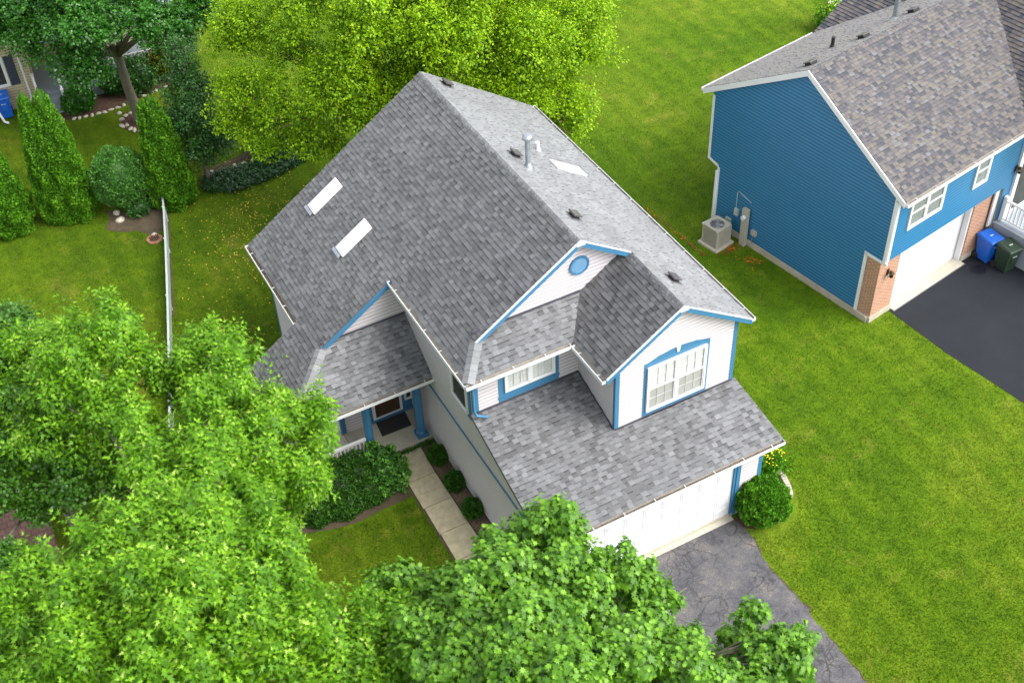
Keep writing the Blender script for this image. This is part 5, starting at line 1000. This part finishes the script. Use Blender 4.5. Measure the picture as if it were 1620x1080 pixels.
# fallen leaves on the left lawn
r = np.random.default_rng(5); n = 900; m = MB()
pxs = r.uniform(285, 520, 4000); pys = r.uniform(225, 540, 4000); cnt = 0
for a, b in zip(pxs, pys):
    dens = math.exp(-((a-400)/60)**2-((b-350)/75)**2)+0.12
    if r.random() > dens*0.5 or b > 560-(a-430)*0: continue
    x, y = at(a, b)[:2]
    if x > -2.5 and y < 13.6: continue
    s = r.uniform(.02, .045); t0 = r.uniform(0, 6); z = 0.06+r.uniform(0, .02)
    m.poly([(x+s*math.cos(t0), y+s*math.sin(t0), z), (x+s*.5*math.cos(t0+1.6), y+s*.5*math.sin(t0+1.6), z+.01), (x-s*math.cos(t0), y-s*math.sin(t0), z), (x+s*.5*math.cos(t0-1.6), y+s*.5*math.sin(t0-1.6), z+.005)], 'yleaf')
tag(m.build('fallen_leaves'), 'small yellow fallen leaves strewn over the lawn left of the house', 'fallen leaves', kind='stuff')

# ================================================================== PLANTS
def tree(name, label, base, lobes, lk, bark, r0, crown_kw, limb_kw={}, group=None):
    t = thing(name, label, 'tree', (base[0], base[1], 0), 0, group); ll = local((base[0], base[1], 0), lobes)
    limbs(t, (0, 0, 0), r0, [l for i, l in enumerate(ll) if i % 2 == 0 or len(ll) < 10], bark, **limb_kw); crown(t, ll, lk, **crown_kw); return t
def LB(l, fz=0.8): return [(*at(a, b, z), r_, r_, r_*fz) for a, b, z, r_ in l]
def tiers(l, k1, fz, dz, k2):
    """upper boughs standing clear of a shaded inner tier"""
    up = LB(l); return [(x, y, z, a*k1, b*k1, a*k1*fz) for x, y, z, a, b, c in up]+[(x-0.15, y+0.5, z-dz, a*k2, b*k2, a*k2*0.7) for x, y, z, a, b, c in up[::2]]
silver = [(40, 570, 6, 1.3), (165, 530, 6.8, 1.25), (110, 610, 6.6, 1.2), (225, 570, 6.2, .85), (320, 560, 6.2, .95), (375, 600, 6, 1.0), (440, 650, 5.4, 1.0), (490, 655, 5, .75), (330, 655, 6.3, .95), (395, 710, 6, 1.0), (330, 740, 7.2, 1.0), (225, 730, 7.4, 1.0), (190, 660, 6.0, .9), (270, 830, 8.2, 1.25), (370, 850, 7.4, 1.1), (180, 860, 8.0, .9), (455, 760, 4.6, 1.0), (500, 745, 4.2, .6), (60, 960, 7.6, 1.1), (160, 960, 8.2, 1.1), (270, 960, 8.4, 1.2), (380, 960, 7.6, 1.1), (20, 1050, 6.8, 1.1), (130, 1060, 7.8, 1.1), (250, 1070, 8, 1.2), (370, 1070, 7.4, 1.1), (470, 960, 6, .8), (480, 1050, 6.4, 1.1), (590, 1010, 5.6, .9), (640, 975, 5.2, .55), (580, 1070, 5.8, 1.0), (650, 1060, 5.4, .7), (430, 880, 6, .7), (90, 1140, 7, 1.2), (300, 1160, 7.5, 1.4), (520, 1150, 6.5, 1.3)]
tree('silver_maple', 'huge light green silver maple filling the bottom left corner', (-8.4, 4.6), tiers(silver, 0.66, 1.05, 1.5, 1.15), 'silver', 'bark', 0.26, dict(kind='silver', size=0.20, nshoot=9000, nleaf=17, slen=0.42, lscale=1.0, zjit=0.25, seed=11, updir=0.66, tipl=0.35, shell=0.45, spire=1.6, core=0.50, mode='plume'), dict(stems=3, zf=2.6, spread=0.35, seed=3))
shade = [(10, 640, 4.6, 1.2), (60, 650, 4.8, 1.1), (50, 720, 4.2, 1.0), (120, 700, 4.6, 1.0), (-20, 740, 4.2, 1.0), (110, 760, 4.0, .7), (20, 790, 3.6, .55), (60, 805, 3.4, .4), (0, 560, 5, 1.2), (155, 760, 4.0, .7), (10, 900, 3.4, .6)]
tree('maple_tree', 'dark green multi stemmed maple behind the silver maple over the brick patio', (-10.75, 8.9), LB(shade), 'shade', 'bark', 0.16, dict(kind='maple', size=0.12, nshoot=3600, nleaf=14, slen=0.4, seed=12, updir=0.45), dict(stems=3, zf=2.2, spread=0.25, seed=5))
norway = [(880, 850, 6.6, .8), (805, 870, 6.2, .65), (885, 822, 6.0, .28), (745, 920, 6, .75), (655, 935, 5.2, .65), (600, 935, 4.8, .4), (800, 930, 7.2, 1.05), (890, 920, 7, 1.0), (960, 905, 6.2, .7), (1005, 925, 5.8, .55), (1050, 940, 5.6, .42), (695, 1000, 6.4, 1.0), (840, 1010, 7.8, 1.2), (950, 1000, 7, 1.0), (1040, 1020, 6.2, .8), (730, 1070, 7, 1.1), (860, 1100, 8, 1.3), (980, 1090, 7.2, 1.1), (1080, 1080, 6.4, .8), (1140, 1075, 5.8, .5), (1205, 1015, 5.8, .5), (1190, 975, 5.8, .3), (1235, 1050, 5.8, .55), (1262, 1005, 5.6, .33), (1265, 1080, 5.4, .45), (1190, 1085, 5.6, .6), (660, 1040, 5.8, .8), (1210, 1140, 5.6, .8)]
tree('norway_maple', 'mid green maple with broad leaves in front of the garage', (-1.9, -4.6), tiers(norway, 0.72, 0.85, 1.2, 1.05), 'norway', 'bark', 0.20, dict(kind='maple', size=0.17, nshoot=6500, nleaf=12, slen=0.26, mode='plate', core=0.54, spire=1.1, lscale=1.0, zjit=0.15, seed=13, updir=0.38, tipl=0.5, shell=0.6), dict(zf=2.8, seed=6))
lime = [(395, 155, 5, 1.0), (360, 130, 5.2, .45), (440, 185, 4.8, .9), (450, 110, 6.2, 1.4), (395, 35, 7, 1.2), (360, 5, 7, .7), (500, 195, 5.0, .8), (480, 30, 8, 1.5), (560, 110, 7, 1.5), (590, 180, 5.6, 1.0), (600, 20, 9, 1.7), (670, 110, 6.8, 1.2), (720, 20, 9, 1.7), (770, 120, 6.2, 1.2), (840, 60, 7.6, 1.5), (840, 155, 5.2, 1.0), (890, 150, 5.0, 1.1), (920, 90, 6, 1.0), (930, 40, 6.6, 1.0), (900, -10, 8, 1.4), (800, -40, 9, 1.7), (540, -60, 9.4, 1.8), (660, -70, 10, 1.9), (440, -50, 8, 1.6), (700, 60, 8, 1.2), (640, 150, 6, .8), (905, 195, 4.2, .5), (565, 205, 4.4, .7), (640, 172, 5.0, .8), (530, 215, 4.2, .5)]
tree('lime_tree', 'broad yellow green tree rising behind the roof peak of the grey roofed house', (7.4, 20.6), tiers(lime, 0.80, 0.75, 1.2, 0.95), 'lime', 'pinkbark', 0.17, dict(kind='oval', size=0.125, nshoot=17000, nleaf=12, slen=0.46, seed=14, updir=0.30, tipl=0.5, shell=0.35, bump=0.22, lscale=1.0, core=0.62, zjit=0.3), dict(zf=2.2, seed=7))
maple2 = [(20, 42, 4.9, 1.4), (80, 68, 4.6, 1.25), (130, 90, 4.2, 1.1), (60, 15, 5.8, 1.6), (140, 35, 5.8, 1.5), (205, 25, 6.0, 1.3), (250, 45, 5.4, 1.1), (300, 25, 5.4, 1.1), (285, 60, 4.6, .7), (100, -40, 7, 1.8), (220, -40, 7, 1.7), (310, -20, 6, 1.2), (-30, 40, 5, 1.3), (-30, 0, 6, 1.5), (115, 122, 3.6, .5), (155, 110, 3.8, .7), (330, 30, 4.8, .5)]
tree('maple_tree', 'deep green maple with a bare leaning trunk in a ring of stones', (-2.85, 29.4), LB(maple2), 'maple2', 'bark', 0.23, dict(kind='maple', size=0.12, nshoot=8000, nleaf=12, slen=0.42, seed=15, updir=0.3, tipl=0.4, shell=0.5), dict(zf=3.6, seed=8))
bp = at(330, 285)[:2]
pear = [(bp[0], bp[1], z, r_, r_, r_*1.0) for z, r_ in ((1.5, 1.0), (2.2, 1.25), (3.0, 1.2), (3.9, 1.0), (4.7, .75), (5.4, .45), (5.9, .25))]+[(bp[0]+.8, bp[1]-.2, 1.9, .8, .8, .7)]
tree('pear_tree', 'very dark green upright tree between the pointed evergreen and the lime green tree', bp, pear, 'pear', 'bark', 0.10, dict(kind='oval', size=0.11, nshoot=2200, nleaf=12, slen=0.36, seed=16, updir=0.5, bump=.2), dict(seed=9, zf=1.0))
yp = at(1300, 48)[:2]; tree('young_tree', 'thin young tree with sparse yellow green leaves behind the blue house', yp, [(yp[0], yp[1], 1.5, .7, .7, .6), (yp[0]-.1, yp[1], 2.4, .6, .6, .7), (yp[0]+.3, yp[1], 2.0, .5, .5, .5)], 'lime', 'bark', 0.05, dict(kind='oval', size=0.11, nshoot=150, nleaf=9, slen=0.4, seed=17, shell=.2), dict(seed=10, zf=.8))

def column(name, label, base, tips, seed, group='pointed evergreens along the left lawn'):
    t = thing(name, label, 'evergreen', (base[0], base[1], 0), 0, group)
    prof = lambda h: np.clip((1-h)**0.62*(1-0.30*np.exp(-h*9)), 0.03, 1)
    for i, (dx, dy, r_, h) in enumerate(tips): clipped(t, (dx, dy, 0.0), r_, r_, 0, 'arb', 'spray', 0.09, int(13000*r_*h/3.5), seed+i, bump=0.085, loose=0.32, profile=prof, h=h)
    m = MB(); m.tube([(0, 0, -0.05), (0, 0, 0.4)], [0.10, 0.08], 'bark', 8); m.build('trunk', t)
a = at(22, 380)[:2]; column('pointed_evergreen', 'single pointed evergreen cut by the left edge of the photo', (a[0], a[1]+.75), [(0.15, 0, 1.08, 4.6)], 31)
a = at(112, 362)[:2]; column('pointed_evergreen', 'tall double tipped evergreen left of the round clipped bush', (a[0], a[1]+.75), [(-0.05, 0.12, 0.84, 5.75), (0.52, 0, 0.98, 5.75)], 35)
a = at(284, 336)[:2]; column('pointed_evergreen', 'pointed evergreen with twin tips at the end of the white fence', (a[0], a[1]+.75), [(0.12, 0, 1.02, 4.95), (-0.22, 0.1, 0.6, 4.8)], 39)

def shrub(name, label, cat, c, r3, mat, kind, size, n, seed, group=None, stem=True, bump=.06, loose=.25):
    t = thing(name, label, cat, (c[0], c[1], 0), 0, group); clipped(t, (0, 0, c[2]), *r3, mat, kind, size, n, seed, bump=bump, loose=loose)
    if stem:
        m = MB(); m.tube([(0, 0, -.03), (0.02, 0, c[2])], [0.05, 0.03], 'bark', 7); m.tube([(0.1, 0, -.03), (0.15, 0.05, c[2])], [0.04, 0.02], 'bark', 7); m.build('stem', t)
    return t
shrub('round_bush', 'big round clipped bush between the two pointed evergreens', 'bush', at(188, 280, 1.45), (1.06, 1.04, 1.18), 'bush', 'oval', 0.075, 13000, 51, bump=.06, loose=.35)
shrub('dark_shrub', 'blue green shrub squeezed behind the evergreen with twin tips', 'shrub', at(243, 270, .8), (.55, .6, .8), 'pear', 'oval', 0.085, 3500, 52, bump=.12)
shrub('low_shrub', 'low dark shrub under the round clipped bush', 'shrub', at(220, 328, .3), (.5, .4, .35), 'pear', 'oval', 0.07, 1600, 53, bump=.12)
shrub('green_shrub', 'rounded green shrub in front of the white porch rails', 'shrub', at(123, 158, .45), (.72, .65, .6), 'maple2', 'oval', 0.085, 4200, 54, bump=.1)
shrub('olive_shrub', 'olive yellow shrub at the end of the tan house porch', 'shrub', at(257, 96, .8), (.8, .75, .9), 'olive', 'oval', 0.09, 4200, 55, bump=.16, loose=.4)
shrub('dark_shrub', 'dark shrub directly behind the leaning maple trunk', 'shrub', at(218, 120, .7), (.75, .7, .9), 'pear', 'oval', 0.09, 4000, 56, bump=.16, loose=.4)
shrub('dark_shrub', 'dark low shrub left of the leaning maple trunk', 'shrub', at(180, 130, .5), (.6, .5, .6), 'pear', 'oval', 0.09, 2600, 57, bump=.14)
shrub('leafy_shrub', 'small bright shrub just behind the ivy strip', 'shrub', at(420, 228, .5), (.65, .6, .55), 'bush', 'oval', 0.10, 1800, 58, bump=.25, loose=.6)
shrub('dark_shrub', 'dark shrub under the lime green tree canopy', 'shrub', at(485, 200, .7), (.6, .6, .8), 'pear', 'oval', 0.09, 2600, 59, bump=.16)
shrub('leafy_shrub', 'bright green shrub beneath the thin young tree', 'shrub', at(1322, 28, .5), (.9, .7, .6), 'arb', 'oval', 0.09, 3000, 60, bump=.2)
for (x, y), l in zip([(-0.32, 6.08), (-0.34, 4.89), (-0.36, 3.71)], ['small round shrub nearest the porch beside the walk', 'small round shrub in the middle of the mulch strip', 'small round shrub nearest the foreground maple']):
    shrub('ball_shrub', l, 'shrub', (x, y, .28), (.30, .33, .30), 'yew', 'spray', 0.075, 2600, int(60+y*3), 'ball shrubs beside the walk', bump=.07)
shrub('globe_shrub', 'bright green globe shrub at the garage corner', 'shrub', (6.82, -0.50, .66), (.75, .77, .68), 'globe', 'spray', 0.075, 22000, 71, bump=.085, loose=.35)
shrub('spreading_shrub', 'leafy shrub beside the porch end of the walk', 'shrub', (-2.0, 6.25, .42), (.62, .85, .62), 'bush', 'oval', 0.10, 5200, 72, bump=.16, loose=.5)
t = thing('hedge', 'wide dark green hedge in front of the white porch railing', 'hedge', (-3.2, 6.3, 0))
for i, (dx, dy, r1, r2, h) in enumerate([(-.9, 0.0, .75, .75, .62), (-.25, .15, .75, .8, .7), (.45, .2, .7, .75, .68), (-.3, -.55, .7, .5, .45), (.5, -.45, .7, .5, .5), (-1.1, -.45, .5, .45, .4)]): clipped(t, (dx, dy, h*.55), r1, r2, h, 'yew', 'oval', 0.075, 6000, 80+i, bump=.07, loose=.4)
m = MB(); m.tube([(0, 0, -.03), (0, 0, .4)], .06, 'bark', 7); m.build('stem', t)
# ivy strip
r = np.random.default_rng(9); ivp = [(322, 305), (372, 306), (432, 283), (508, 244), (500, 222), (430, 252), (385, 264), (322, 282)]
def inside(x, y, P):
    c_ = False
    for i in range(len(P)):
        (x1, y1), (x2, y2) = P[i], P[i-1]
        if (y1 > y) != (y2 > y) and x < (x2-x1)*(y-y1)/(y2-y1)+x1: c_ = not c_
    return c_
pp = [(a, b) for a, b in zip(r.uniform(320, 510, 26000), r.uniform(220, 308, 26000)) if inside(a+r.normal(0, 2), b+r.normal(0, 1.5), ivp)]
P = np.array([at(a, b)+np.array([0, 0, max(0.02, .12+.08*math.sin(a*.35)*math.sin(b*.5)+r.normal(0, .05))]) for a, b in pp]); n = len(P)
o = leafmesh('ivy', None, P, r.normal(size=(n, 3))*np.array([1, 1, .3]), np.array([0, 0, 1.0])+r.normal(scale=.35, size=(n, 3)), r.uniform(.06, .12, n), r.uniform(0, 1, n)**1.5, 'oval', 'ivy'); tag(o, 'dark green ivy covering a curved strip of ground', 'ivy', kind='stuff')
# porch edge creeper and flowers
P = np.stack([r.uniform(-1.35, -.1, 700), 6.86+r.normal(0, .05, 700), r.uniform(.03, .14, 700)], 1); o = leafmesh('creeper', None, P, r.normal(size=(700, 3))*np.array([1, 1, .3]), np.array([0, 0, 1.])+r.normal(scale=.3, size=(700, 3)), r.uniform(.03, .06, 700), r.uniform(0, 1, 700), 'oval', 'yew'); tag(o, 'thin green creeper along the front edge of the porch slab', 'creeper', kind='stuff')
fl = at(1222, 733)[:2]; t = thing('flower_clump', 'clump of small yellow flowers between the globe shrub and the edging blocks', 'flowers', (fl[0]-.25, fl[1]-.1, 0))
n = 1500; P = np.stack([r.normal(0, .32, n), r.normal(0, .28, n), r.uniform(0, .35, n)], 1); leafmesh('foliage', t, P, r.normal(size=(n, 3))*.4+np.array([0, 0, 1.]), r.normal(size=(n, 3)), r.uniform(.06, .14, n), r.uniform(0.3, 1, n), 'oval', 'globe')
m = MB()
for i in range(55):
    x, y, z = r.normal(0.1, .24), r.normal(.1, .2), r.uniform(.36, .48); s = .022; m.lathe((x, y, z), [(.004, 0), (s, .008), (s*.6, .016)], 'flower', 6)
m.build('blossom', t)['kind'] = 'stuff'

# turf blades over everything the photo shows of the lawn
r = np.random.default_rng(77); NB = 520000
px_ = r.uniform(-30, 1650, NB); py_ = r.uniform(-20, 1100, NB)
rr = FW[None]*FPX+RT[None]*(px_-810)[:, None]-UP[None]*(py_-540)[:, None]; tt = -CAMP[2]/rr[:, 2]; P = CAMP+rr*tt[:, None]; P[:, 2] = 0
x, y = P[:, 0], P[:, 1]; lx = (x-BL[0])*cb+(y-BL[1])*sb; ly = -(x-BL[0])*sb+(y-BL[1])*cb
bad = ((x > -0.05) & (x < 7.0) & (y > 0) & (y < 13.5)) | ((x > -2.5) & (x < 0) & (y > 8.4) & (y < 13.5)) | ((x > -4.3) & (x < 0) & (y > 6.9) & (y < 9.9)) | ((x > -5.1) & (x < -1.5) & (y > 5.0) & (y < 7)) | ((x > -1.56) & (x < 0) & (y > .2) & (y < 6.95)) | ((x > -11.0-.2) & (x < -11.0) & False)
edge = np.interp(-y, [0, .5, 1.1, 2.2, 3.7, 5.2, 6.6, 16], [6.02, 6.15, 6.12, 5.93, 5.97, 5.93, 5.86, 5.95]); bad |= (y < 0) & (x > .9) & (x < edge+r.normal(.02, .04, NB))
bad |= (lx > 0) & (lx < 9) & (ly > 0) & (ly < 8.0); bad |= (x > np.interp(-y, [-4.43, -1.85, 0, 2, 14], [15.83, 16.07, 16.4, 16.7, 17.9])) & (ly < 0.1); bad |= (x < -11.3) & (y > 3) & (y < 11.5)
bad |= ((x-7.0)/1.25)**2+((y-0.1)/1.45)**2 < 1
bad |= ((x-12.95)**2+(y-10.45)**2) < .3
bed = [px_poly(l) for l in ([(165, 335), (262, 305), (262, 345), (250, 374), (215, 362), (178, 362)], [(60, 195), (120, 188), (200, 165), (262, 138), (300, 118), (300, 85), (100, 130), (0, 130)], [(190, 200), (205, 208), (225, 206), (243, 195), (240, 176), (215, 172), (195, 180)])]
sel = np.where(~bad)[0]; keep = []
for i in sel:
    if x[i] < 0 and y[i] > 20 and any(inside(x[i], y[i], b_) for b_ in bed): continue
    keep.append(i)
P = P[keep]; n = len(P); D = np.stack([r.normal(0, .55, n), r.normal(0, .55, n), np.ones(n)], 1)
dist = np.linalg.norm(P-CAMP, axis=1); S = r.uniform(.035, .075, n)
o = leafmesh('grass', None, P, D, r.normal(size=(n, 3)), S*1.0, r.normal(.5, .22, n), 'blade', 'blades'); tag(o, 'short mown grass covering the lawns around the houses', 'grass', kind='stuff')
bpy.context.scene.render.engine = 'CYCLES'
